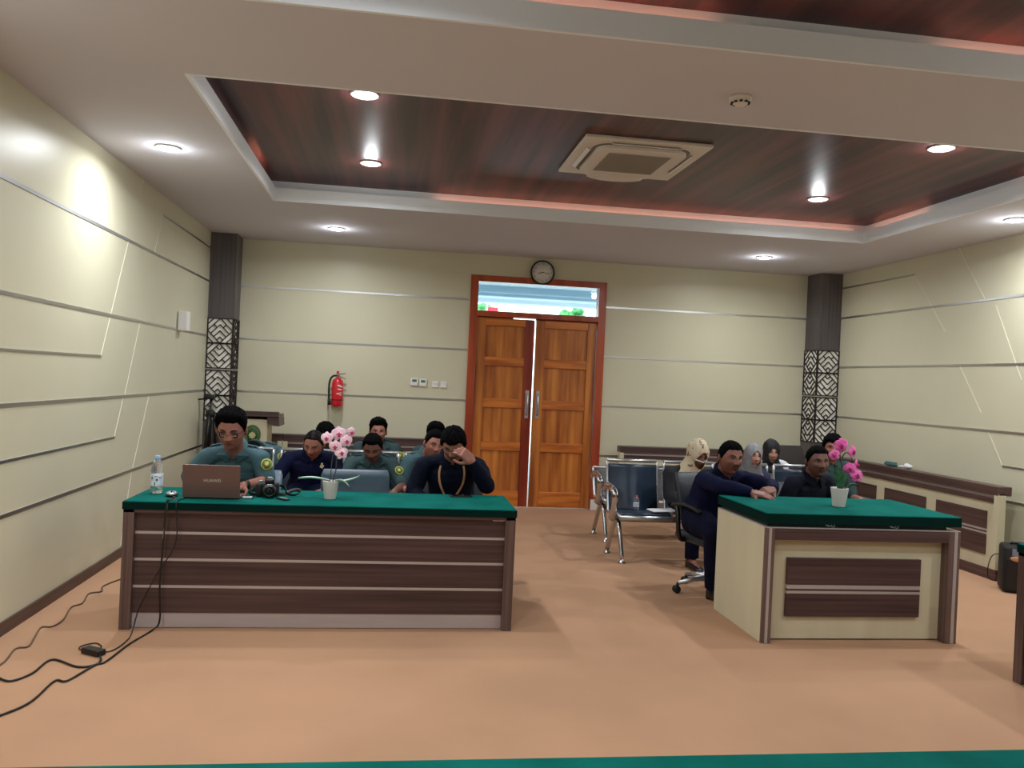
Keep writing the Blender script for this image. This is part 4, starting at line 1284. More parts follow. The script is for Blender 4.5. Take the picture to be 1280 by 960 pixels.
def hair_mesh(style, seed=0):
    """Closed cap that sinks under the skin below the hairline."""
    nu, nv = 96, 60
    line = [(-1.0, 0.074), (-0.75, 0.072), (-0.55, 0.060), (-0.32, 0.020), (-0.12, -0.012), (0.05, -0.005), (0.25, -0.035), (0.55, -0.062), (1.0, -0.075)]
    if style == 'low':
        line = [(-1.0, 0.058), (-0.7, 0.056), (-0.5, 0.046), (-0.3, 0.012), (-0.1, -0.02), (0.05, -0.008), (0.3, -0.04), (1.0, -0.082)]
    if style == 'bald':
        line = [(-1.0, 0.094), (-0.75, 0.088), (-0.55, 0.064), (-0.32, 0.018), (-0.1, -0.01), (0.1, -0.005), (0.4, -0.045), (1.0, -0.07)]
    top = {'quiff': 0.034, 'short': 0.018, 'low': 0.026, 'bald': 0.007, 'crop': 0.013}[style]
    side = {'quiff': 0.008, 'short': 0.009, 'low': 0.016, 'bald': 0.007, 'crop': 0.007}[style]
    vs, fs = [], []
    vs.append(V((0, 0, -HC * 0.5)))
    for j in range(1, nv):
        ph = -PI / 2 + PI * j / nv
        for k in range(nu):
            a = 2 * PI * k / nu
            d = V((math.cos(a) * math.cos(ph), math.sin(a) * math.cos(ph), math.sin(ph)))
            p = skull(d)
            zl = interp(p.y / HB, line) + 0.004 * noise.noise(V((a * 3, seed, 0))) + 0.005 * noise.noise(V((a * 22, seed, 4)))
            if p.y < -0.03:
                zl += 0.010 * math.exp(-((abs(p.x) - 0.046) / 0.013) ** 2)
            dz = p.z - zl
            s = sstep(-0.005, 0.004, dz)
            upf = sstep(0.0, 0.10, p.z)
            th = lerp(side, top, upf)
            if style == 'quiff':
                th += 0.012 * sstep(0.0, -0.08, p.y) * sstep(0.04, 0.09, p.z)
            th *= 1 + 0.22 * noise.noise(V((d.x * 9, d.y * 9, d.z * 9 + seed))) + 0.25 * noise.noise(V((a * 14, d.z * 5, seed + 9)))
            r = lerp(-0.016, 0.0015 + th * sstep(-0.004, 0.034 if style != 'low' else 0.02, dz), s)
            n = V((d.x / HA, d.y / HB, d.z / HC)).normalized()
            q = p + n * r
            if style == 'quiff':
                q.z += 0.006 * s * upf
            vs.append(q)
    vs.append(V((0, 0, HC + top)))
    fs += [(0, 1 + (k + 1) % nu, 1 + k) for k in range(nu)]
    for j in range(nv - 2):
        for k in range(nu):
            fs.append((1 + j * nu + k, 1 + j * nu + (k + 1) % nu, 1 + (j + 1) * nu + (k + 1) % nu, 1 + (j + 1) * nu + k))
    t = len(vs) - 1
    fs += [(t, 1 + (nv - 2) * nu + k, 1 + (nv - 2) * nu + (k + 1) % nu) for k in range(nu)]
    return vs, fs


def hand_shapes(mb, wrist, d, nrm, s, curl=0.35, spread=0.10, k=1.0):
    """Palm, four unequal bent fingers and a side thumb. d: along the hand, nrm: back of the hand, s: thumb side along d x nrm."""
    wrist, d = V(wrist), V(d).normalized()
    nrm = V(nrm)
    nrm = (nrm - d * nrm.dot(d)).normalized()
    q = d.cross(nrm) * s
    R = Matrix((q, nrm, d)).transposed()
    mb.obox(wrist + d * 0.050 * k, (0.078 * k, 0.028 * k, 0.098 * k), R, 0, 0.012 * k, 3)
    mb.ell(wrist + d * 0.006, (0.030 * k, 0.021 * k, 0.03 * k), R, 14, 8)
    mb.ell(wrist + d * 0.035 * k + q * 0.026 * k - nrm * 0.008 * k, (0.020 * k, 0.016 * k, 0.034 * k), R, 12, 8)
    for i, L in enumerate((0.072, 0.080, 0.074, 0.058)):
        off = (0.030 - 0.0195 * i) * k
        b = wrist + d * (0.094 - 0.004 * abs(i - 1)) * k + q * off
        dd = (d + q * spread * (1.2 - i) * 0.6).normalized()
        pts = [b - dd * 0.02]
        ang = 0.0
        ax = dd.cross(nrm)
        cur = b
        pts.append(cur)
        for f, c in ((0.46, 0.6), (0.30, 1.0), (0.24, 0.8)):
            ang += curl * c * (1 + 0.12 * i)
            dirv = dd * math.cos(ang) - nrm * math.sin(ang)
            cur = cur + dirv * L * f * k
            pts.append(cur)
        mb.tube(pts, [0.0092 * k, 0.0095 * k, 0.0088 * k, 0.0080 * k, 0.0068 * k], 8, 0, round_end=True)
    b = wrist + d * 0.022 * k + q * 0.030 * k - nrm * 0.004 * k
    m1 = b + (d * 0.62 + q * 0.70 - nrm * 0.30).normalized() * 0.042 * k
    m2 = m1 + (d * 0.86 + q * 0.28 - nrm * 0.38).normalized() * 0.032 * k
    m3 = m2 + (d * 0.92 - q * 0.06 - nrm * 0.36).normalized() * 0.024 * k
    mb.tube([b, m1, m2, m3], [0.0135 * k, 0.0118 * k, 0.0102 * k, 0.0082 * k], 8, 0, round_end=True)


SKIN = {}


def skin_mat(rgb):
    if rgb not in SKIN:
        SKIN[rgb] = mat('skin_%d' % len(SKIN), rgb, 0.48, var=0.06, scale=(22, 22, 22), spec=0.4)
        SKIN[rgb, 'lip'] = mat('lips_%d' % len(SKIN), (int(rgb[0] * 0.82), int(rgb[1] * 0.66), int(rgb[2] * 0.68)), 0.45)
    return SKIN[rgb], SKIN[rgb, 'lip']


M['hair'] = mat('black_hair', (5, 5, 7), 0.9, rgb2=(13, 12, 14), scale=(60, 60, 20), spec=0.06)
M['hairgrey'] = mat('greying_hair', (20, 17, 17), 0.75, rgb2=(64, 56, 54), scale=(24, 24, 24), lo=0.45, hi=0.75, spec=0.06)
M['brow'] = mat('brow_hair', (26, 20, 19), 0.7)
M['eyewhite'] = mat('eye_white', (196, 186, 178), 0.35)
M['iris'] = mat('dark_iris', (24, 14, 10), 0.25)
M['uniform'] = mat('teal_green_uniform', (66, 94, 102), 0.75, var=0.12, scale=(9, 9, 9), detail=6, bump=0.15, spec=0.2)
M['uniform2'] = mat('dark_green_uniform', (54, 74, 76), 0.75, var=0.12, scale=(9, 9, 9), detail=6, bump=0.15, spec=0.2)
M['navy'] = mat('navy_shirt', (15, 18, 46), 0.8, var=0.16, scale=(9, 9, 9), detail=6, bump=0.15, spec=0.1)
M['navyjacket'] = mat('black_navy_jacket', (13, 17, 33), 0.78, var=0.2, scale=(8, 8, 8), detail=6, bump=0.2, spec=0.1)
M['darkjacket'] = mat('charcoal_jacket', (18, 20, 31), 0.8, var=0.2, scale=(8, 8, 8), detail=6, bump=0.2, spec=0.1)
M['blacktop'] = mat('black_blouse', (16, 18, 28), 0.8, var=0.15, scale=(8, 8, 8))
M['blazer'] = mat('navy_blazer', (28, 36, 66), 0.75, var=0.12, scale=(8, 8, 8))
M['whitetop'] = mat('white_blouse', (214, 216, 220), 0.75, var=0.04, scale=(8, 8, 8))
M['trousers'] = mat('navy_trousers', (13, 15, 36), 0.85, var=0.15, scale=(7, 7, 7), spec=0.1, bump=0.15)
M['gtrousers'] = mat('green_trousers', (40, 58, 58), 0.8, var=0.12, scale=(7, 7, 7))
M['shoe'] = mat('black_leather', (16, 15, 16), 0.35)
M['veilbeige'] = mat('beige_blotched_veil', (96, 70, 56), 0.75, rgb2=(206, 190, 162), scale=(26, 26, 26), detail=1.5, lo=0.33, hi=0.40)
M['veilgrey'] = mat('grey_veil', (128, 128, 132), 0.75, var=0.06, scale=(14, 14, 14))
M['veilblack'] = mat('black_veil', (18, 18, 24), 0.75, var=0.15, scale=(14, 14, 14))
M['veilpale'] = mat('pale_patterned_scarf', (150, 152, 160), 0.75, rgb2=(232, 232, 236), scale=(36, 36, 36), lo=0.4, hi=0.6)


def fold(me, amp, sc, seed):
    n = len(me.vertices)
    co, no = [0.0] * (3 * n), [0.0] * (3 * n)
    me.vertices.foreach_get('co', co)
    me.vertices.foreach_get('normal', no)
    for i in range(0, 3 * n, 3):
        x, y, z = co[i:i + 3]
        a = noise.noise(V((x * sc + seed, y * sc, z * sc * 0.55)))
        a += 0.6 * noise.noise(V((x * sc * 2.3 + seed, y * sc * 2.3 + 3, z * sc)))
        a *= amp
        co[i] += no[i] * a
        co[i + 1] += no[i + 1] * a
        co[i + 2] += no[i + 2] * a
    me.vertices.foreach_set('co', co)
    me.update()


def person(label, loc, rz, skin, shirt, head, hrot, hair='short', hmat='hair', seat=0.44, sh=0.172, lean=(0, 0), arms=None, sleeve='short',
           trousers='trousers', hs=1.0, glasses=False, uniform=False, veil=None, beard=False, mask=False, badge=0, seed=0, neck=None, wide=1.0, pin=False, lanyard=False,
           knees=None, feet=None, opencoat=None, drape=0.15, loose=1.0, brim=0.0, twist=0.0, eyes='down', bulk=1.0, watch=False):
    """Seated figure; local frame faces -y, +x is the person's left. head = centre of the head, hrot = (down, turn, tilt)."""
    t = thing('person', label, 'person', loc, rz)
    sk, lip = skin_mat(skin)
    HC_ = V(head)
    HR = Matrix.Rotation(hrot[1], 3, 'Z') @ Matrix.Rotation(hrot[0], 3, 'X') @ Matrix.Rotation(hrot[2], 3, 'Y')
    at = lambda p: HC_ + HR @ (V(p) * hs)
    N = V(neck) if neck else at((0, 0.03, -0.10)) + V((0, 0.045, -0.075))
    P = V((0, 0.0, seat + 0.10))
    lat = Matrix.Rotation(twist, 3, 'Z') @ V((1, 0, 0))
    mid = (P + N) / 2 + V((0, 0.045, -0.02))
    bez = lambda f: P * (1 - f) ** 2 + mid * 2 * f * (1 - f) + N * f ** 2
    SH = [N + lat * s * sh * bulk + V((0, 0.0, -0.055)) for s in (-1, 1)]
    arms = arms or {}
    EL, WR, HD, HN, CU = [], [], [], [], []
    for i, s in enumerate((-1, 1)):
        a = arms.get(s, {})
        e = V(a.get('e', SH[i] + V((s * 0.06, -0.05, -0.27))))
        w = V(a.get('w', (s * 0.13, -0.33, seat + 0.19)))
        EL.append(e)
        WR.append(w)
        HD.append(V(a.get('d', (w - e).normalized() * 0.8 + V((-s * 0.3, 0, -0.1)))))
        HN.append(V(a.get('n', (0, 0, 1))))
        CU.append(a.get('c', 0.35))
    KN = knees or [V((s * 0.12, -0.42, seat + 0.07)) for s in (-1, 1)]
    FT = feet or [V((s * 0.12, -0.44, 0.075)) for s in (-1, 1)]
    KN, FT = [V(k) for k in KN], [V(f) for f in FT]

    def torso(mb, g, f0=0.0, f1=1.0):
        prof = [(0.0, 0.160, 0.115), (0.12, 0.165, 0.120), (0.35, 0.150, 0.115), (0.55, 0.160, 0.118), (0.74, 0.172, 0.115), (0.86, 0.168, 0.098), (0.93, 0.120, 0.078), (1.0, 0.062, 0.062)]
        secs = []
        for f, rx, ry in prof:
            if f < f0:
                continue
            f = min(f, f1)
            tg = (bez(min(1, f + 0.02)) - bez(max(0, f - 0.02))).normalized()
            L = (lat - tg * lat.dot(tg)).normalized()
            dv = tg.cross(L)
            rx = rx * (bulk if f < 0.95 else 1.0)
            secs.append((bez(f), L * (rx + g), dv * (ry * (bulk if f < 0.9 else 1) + g)))
        mb.loft(secs, 28, 0, 2.5)
        for i, s in enumerate((-1, 1)):
            mb.ell(SH[i], (0.062 + g, 0.060 + g, 0.058 + g), None, 16, 10)
            mb.tube([N + V((0, 0, -0.02)) + lat * s * 0.045, SH[i] + V((0, 0, 0.012))], [0.050 + g, 0.050 + g], 12)

    def arm(mb, i, g, upto=1.0, k=1.0):
        a, e, w = SH[i], EL[i], WR[i]
        if upto <= 1:
            mb.tube([a, lerp(a, e, 0.5 * upto), lerp(a, e, upto)], [0.054 * k + g, 0.048 * k + g, (0.043 * k + g) * (1.06 if upto < 1 or sleeve == 'short' else 1)], 14, round_end=upto < 1)
            if upto == 1:
                mb.ell(e, (0.041 * k + g,) * 3, None, 12, 8)
        if sleeve == 'long' or upto > 1:
            mb.tube([e, lerp(e, w, 0.4), w], [0.041 * k + g, 0.038 * k + g, 0.027 + g], 14)

    # ---- body: one skin surface
    b = MB()
    vs = [at(V((p.x * wide, p.y, p.z))) for p in HEAD_V]
    b.add(vs, HEAD_F)
    for s in (-1, 1):
        b.ell(at((s * 0.0805 * wide, 0.012, -0.002)), (0.010 * hs, 0.019 * hs, 0.032 * hs), HR @ Matrix.Rotation(s * 0.55, 3, 'Z') @ Matrix.Rotation(-0.15, 3, 'X'), 14, 10)
    b.tube([at((0, 0.022, -0.055)), lerp(at((0, 0.022, -0.055)), N, 0.6), N + V((0, 0, -0.03))], [0.060 * hs, 0.060 * hs, 0.064], 20)
    torso(b, -0.012)
    for i, s in enumerate((-1, 1)):
        a, e, w = SH[i], EL[i], WR[i]
        b.tube([a, lerp(a, e, 0.5), e], [0.046, 0.042, 0.037], 14)
        b.ell(e, (0.037,) * 3, None, 12, 8)
        b.tube([e, lerp(e, w, 0.3), w], [0.037, 0.037, 0.026], 14)
        hand_shapes(b, w, HD[i], HN[i], arms.get(s, {}).get('thumb', -s), CU[i])
        k, f = KN[i], FT[i]
        hp = P + V((s * 0.09, -0.02, -0.01))
        b.tube([hp, lerp(hp, k, 0.5), k], [0.078, 0.068, 0.050], 14)
        b.ell(k, (0.050,) * 3, None, 12, 8)
        b.tube([k, lerp(k, f, 0.35), f], [0.050, 0.050, 0.034], 14)
        b.tube([f, f + V((0, -0.06, -0.035)), f + V((0, -0.15, -0.05))], [0.036, 0.034, 0.022], 12)
    me = remesh(b, 0.0048, 1, 0.4)
    bo = link('body', me, [sk, lip], t)
    inv = HR.inverted()
    for p in me.polygons:
        q = (inv @ (p.center - HC_)) / hs
        if q.y < -0.06 and abs(q.x) < 0.024 and abs(q.z + 0.056) < 0.0105 * (1 - (q.x / 0.026) ** 2):
            p.material_index = 1

    # ---- shirt
    c = MB()
    torso(c, 0.006)
    for i in (0, 1):
        arm(c, i, 0.010, 1.0 if sleeve == 'long' else 0.86, 1.06 * bulk)
    me = remesh(c, 0.008, 3)
    fold(me, 0.009, 8, seed)
    so = link('shirt', me, shirt, t)
    ST = BVHTree.FromPolygons([v.co.copy() for v in me.vertices], [tuple(p.vertices) for p in me.polygons])

    def chest(x, z, off=0.004):
        h = ST.ray_cast(V((x, -2, z)), V((0, 1, 0)))
        return (h[0] + h[1] * off, h[1]) if h[0] else (V((x, -0.1, z)), V((0, -1, 0)))

    def near(p, off=0.004):
        h = ST.find_nearest(V(p))
        return h[0] + h[1] * off, h[1]

    # ---- collar, epaulettes, patches
    if not veil or opencoat:
        nk = at((0, 0.022, -0.055))
        ax = (nk - N).normalized()
        u0 = ax.orthogonal().normalized()
        fx = (V((1, 0, 0)) - ax * ax.x).normalized()
        fy = ax.cross(fx)
        m2 = MB()
        ringp = []
        for k in range(17):
            a = PI * 1.5 + 0.16 + (2 * PI - 0.32) * k / 16
            ringp.append(N + ax * (0.034 - 0.016 * max(0, -math.sin(a))) + fx * 0.070 * math.cos(a) + fy * 0.070 * math.sin(a))
        m2.tube(ringp, 0.021, 8, 0, sy=0.35, up=ax.cross(fx) * 0.01 + ax)
        for s in (-1, 1):
            p0 = N + ax * 0.030 + fx * s * 0.010 - fy * 0.072
            p1 = N + ax * 0.040 + fx * s * 0.070 - fy * 0.026
            q0, _ = chest(N.x + s * 0.034, N.z - 0.080, 0.008)
            q1, _ = near(N + lat * s * 0.105 + V((0, -0.045, -0.035)), 0.007)
            th = V((0, -0.005, 0.002))
            m2.add([p0, p1, q1, q0, p0 + th, p1 + th, q1 + th, q0 + th], [(0, 1, 2, 3), (4, 7, 6, 5), (0, 4, 5, 1), (1, 5, 6, 2), (2, 6, 7, 3), (3, 7, 4, 0)])
        m2.build('collar', shirt, so, True)
    if uniform:
        for i, s in enumerate((-1, 1)):
            m2 = MB()
            pa = []
            for f in (0.36, 0.55, 0.75, 0.98):
                q, nn = near(lerp(N, SH[i], f) + V((0, 0, 0.12)), 0.007)
                pa.append(q)
            m2.tube(curve(pa, 4), 0.022, 8, 0, sy=0.22, up=(0, 0, 1))
            m2.build('epaulette', shirt, so, True)
            q, nn = near(pa[0] + V((0, 0, 0.02)), 0.008)
            MB().ell(q, (0.007, 0.007, 0.007), None, 10, 6).build('button', 'steel', so, True)
            # breast pocket flap
            q, nn = chest(N.x + s * 0.085, N.z - 0.175, 0.003)
            zz = nn
            xx = V((1, 0, 0)) - zz * zz.x
            xx.normalize()
            MB().obox(q, (0.095, 0.045, 0.007), Matrix((xx, zz.cross(xx), zz)).transposed(), 0, 0.003).build('pocket_flap', shirt, so, True)
    if badge:
        i = 0 if badge < 0 else 1
        s = badge
        pos = lerp(SH[i], EL[i], 0.16) + V((s * 0.05, -0.085, 0.0))
        q, nn = near(pos, 0.003)
        nn = (nn + V((0, -0.35, 0))).normalized()
        q = q + nn * 0.004
        R = Matrix((nn.orthogonal().normalized(), nn.cross(nn.orthogonal().normalized()), nn)).transposed()
        bo2 = MB().lathe([(0.036, -0.004), (0.038, 0.001), (0.037, 0.003)], 24, R=R, c=q).build('sleeve_badge', 'yellow', so, True)
        bo2['label'] = 'round yellow sleeve badge'
        MB().lathe([(0.024, 0.003), (0.024, 0.0045)], 20, R=R, c=q).lathe([(0.030, 0.003), (0.032, 0.0042), (0.033, 0.003)], 24, R=R, c=q).build('badge_ring', mat('badge_olive_%d' % seed, (120, 136, 56), 0.7), bo2, True)
        MB().lathe([(0.016, 0.0045), (0.008, 0.006)], 12, R=R, c=q).build('badge_heart', 'gold', bo2, True)
    if pin:
        q, nn = chest(N.x + 0.085, N.z - 0.10, 0.004)
        MB().obox(q, (0.030, 0.006, 0.03), (0, 0.5, 0), 0, 0.004).ell(q + V((0, -0.004, 0.018)), (0.008, 0.004, 0.012), None, 10, 6).build('chest_pin', 'gold', so, True)
    if lanyard:
        for s in (-1, 1):
            pa = []
            for (dx, dz) in ((0.070, -0.02), (0.088, -0.10), (0.080, -0.18), (0.045, -0.26), (0.008, -0.325)):
                q, nn = chest(N.x + s * dx, N.z + dz, 0.006)
                pa.append(q)
            MB().tube(curve(pa, 5), 0.008, 8, 0, sy=0.3, up=(0, -1, 0)).build('lanyard', 'tan', so, True)
    if watch:
        e, w = EL[1], WR[1]
        c1 = lerp(e, w, 0.88)
        MB().tube([lerp(e, w, 0.85), lerp(e, w, 0.93)], 0.034, 16).build('wrist_watch', 'black', t, True)
    # ---- open coat fronts or scarf ends hanging on the chest
    if opencoat:
        for (x0, x1, z1, m) in opencoat:
            pa = []
            for f in (0, 0.25, 0.5, 0.75, 1.0):
                x = lerp(x0, x1, f)
                z = lerp(N.z - 0.03, z1, f)
                q, nn = chest(N.x + x, z, 0.010)
                pa.append(q)
            MB().tube(curve(pa, 4), [0.028] * (4 * 4 + 1), 10, 0, sy=0.3, up=(0, -1, 0)).build('scarf_end', m, so, True)

    # ---- trousers and shoes
    c = MB()
    for i, s in enumerate((-1, 1)):
        k, f = KN[i], FT[i]
        hp = P + V((s * 0.085, -0.02, -0.005))
        c.tube([hp, lerp(hp, k, 0.5), k], [0.100 * loose, 0.088 * loose, 0.068 * loose], 16)
        c.ell(k, (0.067 * loose,) * 3, None, 12, 8)
        c.tube([k, lerp(k, f, 0.4), lerp(k, f, 0.97)], [0.067 * loose, 0.066 * loose, 0.060 * loose], 16)
    c.ell(P + V((0, 0.0, 0.0)), (0.17, 0.13, 0.10), None, 20, 12)
    me = remesh(c, 0.011, 3)
    fold(me, 0.006, 8, seed + 5)
    link('trousers', me, trousers, t)
    for i, s in enumerate((-1, 1)):
        f = FT[i]
        q = MB().loft([(f + V((0, 0.065, -0.06)), (0.028, 0, 0), (0, 0.004, 0.030)), (f + V((0, 0.055, -0.035)), (0.036, 0, 0), (0, 0.005, 0.04)), (f + V((0, 0.0, -0.030)), (0.040, 0, 0), (0, 0, 0.044)), (f + V((0, -0.08, -0.045)), (0.042, 0, 0), (0, 0, 0.030)), (f + V((0, -0.15, -0.052)), (0.040, 0, 0), (0, 0, 0.022)), (f + V((0, -0.195, -0.056)), (0.022, 0, 0), (0, 0, 0.014))], 18)
        q.build('shoe', 'shoe', t, True)

    # ---- face
    def fm(pts, r, name, m, n=8, sy=1.0):
        MB().tube([at(p) for p in pts], [x * hs for x in r], n, 0, sy=sy).build(name, m, t, True)
    for s in (-1, 1):
        X = lambda x: s * x * wide
        fm([face_pt(X(0.014), 0.0315, 0.000), face_pt(X(0.026), 0.0365, 0.001), face_pt(X(0.040), 0.0355, 0.0), face_pt(X(0.051), 0.029, -0.001)], [0.0020, 0.0042, 0.0040, 0.0014], 'eyebrow', 'brow')
        if eyes == 'open':
            c0 = face_pt(X(0.031), 0.012, -0.0070)
            eo = MB().ell(at(c0), (0.0125 * hs, 0.011 * hs, 0.0068 * hs), HR, 16, 10).build('eye', 'eyewhite', t, True)
            MB().ell(at(c0 + V((0, -0.0085, 0))), (0.0060 * hs, 0.0035 * hs, 0.0060 * hs), HR, 12, 8).build('iris', 'iris', eo, True)
            fm([face_pt(X(0.018), 0.013, -0.001), face_pt(X(0.026), 0.0185, 0.0005), face_pt(X(0.036), 0.0185, 0.0005), face_pt(X(0.045), 0.012, -0.001)], [0.0012, 0.0022, 0.0022, 0.0012], 'eyelid', 'brow', 6)
        else:
            c0 = face_pt(X(0.031), 0.011, -0.009)
            MB().ell(at(c0), (0.0135 * hs, 0.011 * hs, 0.0085 * hs), HR, 16, 10).build('eyelid', sk, t, True)
            fm([face_pt(X(0.018), 0.007, 0.0), face_pt(X(0.026), 0.0045, 0.002), face_pt(X(0.036), 0.0045, 0.002), face_pt(X(0.045), 0.008, 0.0)], [0.0012, 0.0022, 0.0022, 0.0012], 'eyelash', 'brow', 6)
    if beard:
        m2 = MB()
        m2.tube([at(face_pt(x, -0.042 - 0.25 * abs(x), 0.0)) for x in (-0.026, -0.012, 0, 0.012, 0.026)], [0.002, 0.004, 0.0035, 0.004, 0.002], 6)
        m2.build('moustache', 'brow', t, True)
        if beard == 'full':
            m2 = MB()
            for r0 in ((-0.093, 0.018), (-0.102, 0.014)):
                m2.tube([at(face_pt(x, r0[0] + 4 * x * x, 0.000)) for x in (-r0[1], -r0[1] / 2, 0, r0[1] / 2, r0[1])], [0.004, 0.008, 0.009, 0.008, 0.004], 8)
            m2.build('goatee', 'brow', t, True)
    if glasses:
        m2 = MB()
        for s in (-1, 1):
            cc = face_pt(s * 0.031, 0.008, 0.012)
            m2.tube([at(cc + V((0.0225 * math.copysign(abs(math.cos(2 * PI * k / 24)) ** 0.6, math.cos(2 * PI * k / 24)), 0.002, 0.0165 * math.copysign(abs(math.sin(2 * PI * k / 24)) ** 0.6, math.sin(2 * PI * k / 24))))) for k in range(24)], 0.0042 * hs, 6, closed=True)
            m2.tube([at(cc + V((s * 0.0215, 0.003, 0.004))), at((s * 0.076, -0.04, 0.012)), at((s * 0.079, 0.01, 0.010))], 0.0018 * hs, 6)
        m2.tube([at(face_pt(-0.0095, 0.010, 0.012) + V((0, -0.0, 0))), at(face_pt(0, 0.012, 0.004)), at(face_pt(0.0095, 0.010, 0.012))], 0.002 * hs, 6)
        go = m2.build('glasses', 'black', t, True)
    if mask:
        m2 = MB()
        pts = [at(face_pt(x, -0.012 + 0.6 * x * x, 0.006)) for x in (-0.055, -0.04, -0.02, 0, 0.02, 0.04, 0.055)]
        m2.tube(pts, 0.0058 * hs, 8, 0, sy=0.5, up=HR @ V((0, -1, 0)))
        m2.build('face_mask', 'paper', t, True)

    # ---- hair or veil
    if veil:
        m2 = MB()
        vv = [at(V((p.x * 1.0, p.y, p.z))) for p in HEAD_V]
        m2.ell(at((0, 0.008, 0.012)), (0.090 * hs, 0.112 * hs, 0.128 * hs), HR, 32, 24)
        m2.ell(at((0, -0.020, -0.055)), (0.074 * hs, 0.082 * hs, 0.080 * hs), HR, 28, 20)
        m2.tube([at((0, 0.012, 0.0)), at((0, 0.004, -0.07)), N + V((0, -0.012, -0.02)), N + V((0, -0.015, -0.08))], [0.088 * hs, 0.092 * hs, 0.106, 0.118], 24)
        m2.loft([(N + V((0, 0, 0.02)), lat * 0.09, V((0, 0.082, 0))), (N + V((0, -0.005, -0.06)), lat * 0.145, V((0, 0.108, 0))), (N + V((0, -0.015, -drape)), lat * (0.125 + 0.27 * drape), V((0, 0.130, 0.0))), (N + V((0, -0.02, -drape - 0.02)), lat * 0.14, V((0, 0.12, 0.0)))], 28)
        me = remesh(m2, 0.006, 4)
        fold(me, 0.011, 11, seed + 2)
        bb = bmesh.new()
        bb.from_mesh(me)
        kill = []
        for f in bb.faces:
            q = (inv @ (f.calc_center_median() - HC_)) / hs
            if q.y < -0.035 and ((q.x / (0.052 - 0.18 * max(0, q.z))) ** 2 + ((q.z + 0.014) / 0.080) ** 2) < 1:
                kill.append(f)
        bmesh.ops.delete(bb, geom=kill, context='FACES')
        bmesh.ops.solidify(bb, geom=list(bb.faces), thickness=0.004)
        bb.to_mesh(me)
        bb.free()
        me.polygons.foreach_set('use_smooth', [True] * len(me.polygons))
        link('head_veil', me, veil, t)
    else:
        hv, hf = hair_mesh(hair, seed)
        MB().add([at(V((p.x * wide, p.y, p.z))) for p in hv], hf, 0, True).build('hair', hmat, t, True)
    return t




def seated(label, loc, rz, skin, shirt, head, hrot, neck, arms=None, knees=None, feet=None, **kw):
    """As person(), the turn of the head counted from looking at the lens, with head, neck, elbows, wrists, knees and feet given as points of the room."""
    inv = Matrix.Rotation(-rz, 3, 'Z')
    hrot = (hrot[0], hrot[1] - math.atan2(head[0] - CAM.x, head[1] - CAM.y), hrot[2])
    L = lambda p: inv @ (V(p) - V(loc))
    A = {}
    for s, a in (arms or {}).items():
        b = dict(a)
        for k in ('e', 'w'):
            if k in b:
                b[k] = L(b[k])
        for k in ('d', 'n'):
            if k in b:
                b[k] = inv @ V(b[k])
        A[s] = b
    return person(label, loc, rz, skin, shirt, L(head), (hrot[0], hrot[1] - rz, hrot[2]), neck=L(neck), arms=A,
                  knees=[L(k) for k in knees] if knees else None, feet=[L(k) for k in feet] if feet else None, **kw)


S1, S2, S3, S4 = (152, 100, 84), (128, 82, 68), (108, 72, 60), (180, 134, 116)
# --- at the long desk
seated('person in teal green uniform and glasses typing on the brown laptop', (-1.04, -4.02, 0), 0.0, S1, 'uniform', (-1.045, -4.44, 1.143), (0.34, -0.22, 0.0), (-1.045, -4.30, 1.005),
       {-1: dict(e=(-1.34, -4.30, 0.80), w=(-1.16, -4.60, 0.805), d=(0.25, -0.95, -0.12), c=0.45), 1: dict(e=(-0.825, -4.33, 0.805), w=(-0.935, -4.60, 0.805), d=(-0.35, -0.9, -0.12), c=0.45)},
       hair='quiff', seat=0.455, sh=0.178, hs=1.05, wide=1.05, glasses=True, uniform=True, badge=1, seed=1, trousers='gtrousers', bulk=0.98, watch=True)
seated('person in black navy jacket with tan lanyard covering his eyes with one hand', (0.46, -3.92, 0), 0.05, S1, 'navyjacket', (0.425, -4.20, 1.085), (0.66, -0.12, 0.0), (0.425, -4.06, 0.975),
       {-1: dict(e=(0.16, -4.10, 0.735), w=(0.30, -4.26, 0.60)), 1: dict(e=(0.665, -4.30, 0.805), w=(0.545, -4.385, 0.985), d=(-0.72, -0.10, 0.62), n=(0.15, -0.9, 0.35), c=0.62, thumb=-1)},
       hair='low', sleeve='long', seat=0.455, sh=0.18, seed=2, lanyard=True, bulk=1.05, trousers='trousers')
# --- public seats behind the long desk
seated('person in navy shirt with thinning grey hair, head bowed, beside the pale orchid', (-0.70, -2.78, 0), 0.0, S1, 'navy', (-0.645, -3.02, 0.952), (0.50, -0.32, 0.08), (-0.665, -2.90, 0.862),
       {-1: dict(e=(-0.94, -2.98, 0.66), w=(-0.945, -3.16, 0.56)), 1: dict(e=(-0.42, -2.95, 0.63), w=(-0.55, -3.15, 0.585))},
       hair='bald', hmat='hairgrey', seat=0.43, sh=0.178, seed=3, pin=True, bulk=1.06)
seated('person in dark green uniform bowing his head behind the empty blue grey chair', (-0.165, -2.76, 0), 0.0, S3, 'uniform2', (-0.165, -3.00, 0.935), (0.52, -0.12, 0.0), (-0.165, -2.88, 0.838),
       {-1: dict(e=(-0.44, -2.98, 0.62), w=(-0.28, -3.20, 0.60)), 1: dict(e=(0.10, -2.98, 0.62), w=(0.03, -3.22, 0.60))},
       hair='short', seat=0.43, sh=0.168, seed=4, uniform=True, badge=1, trousers='gtrousers')
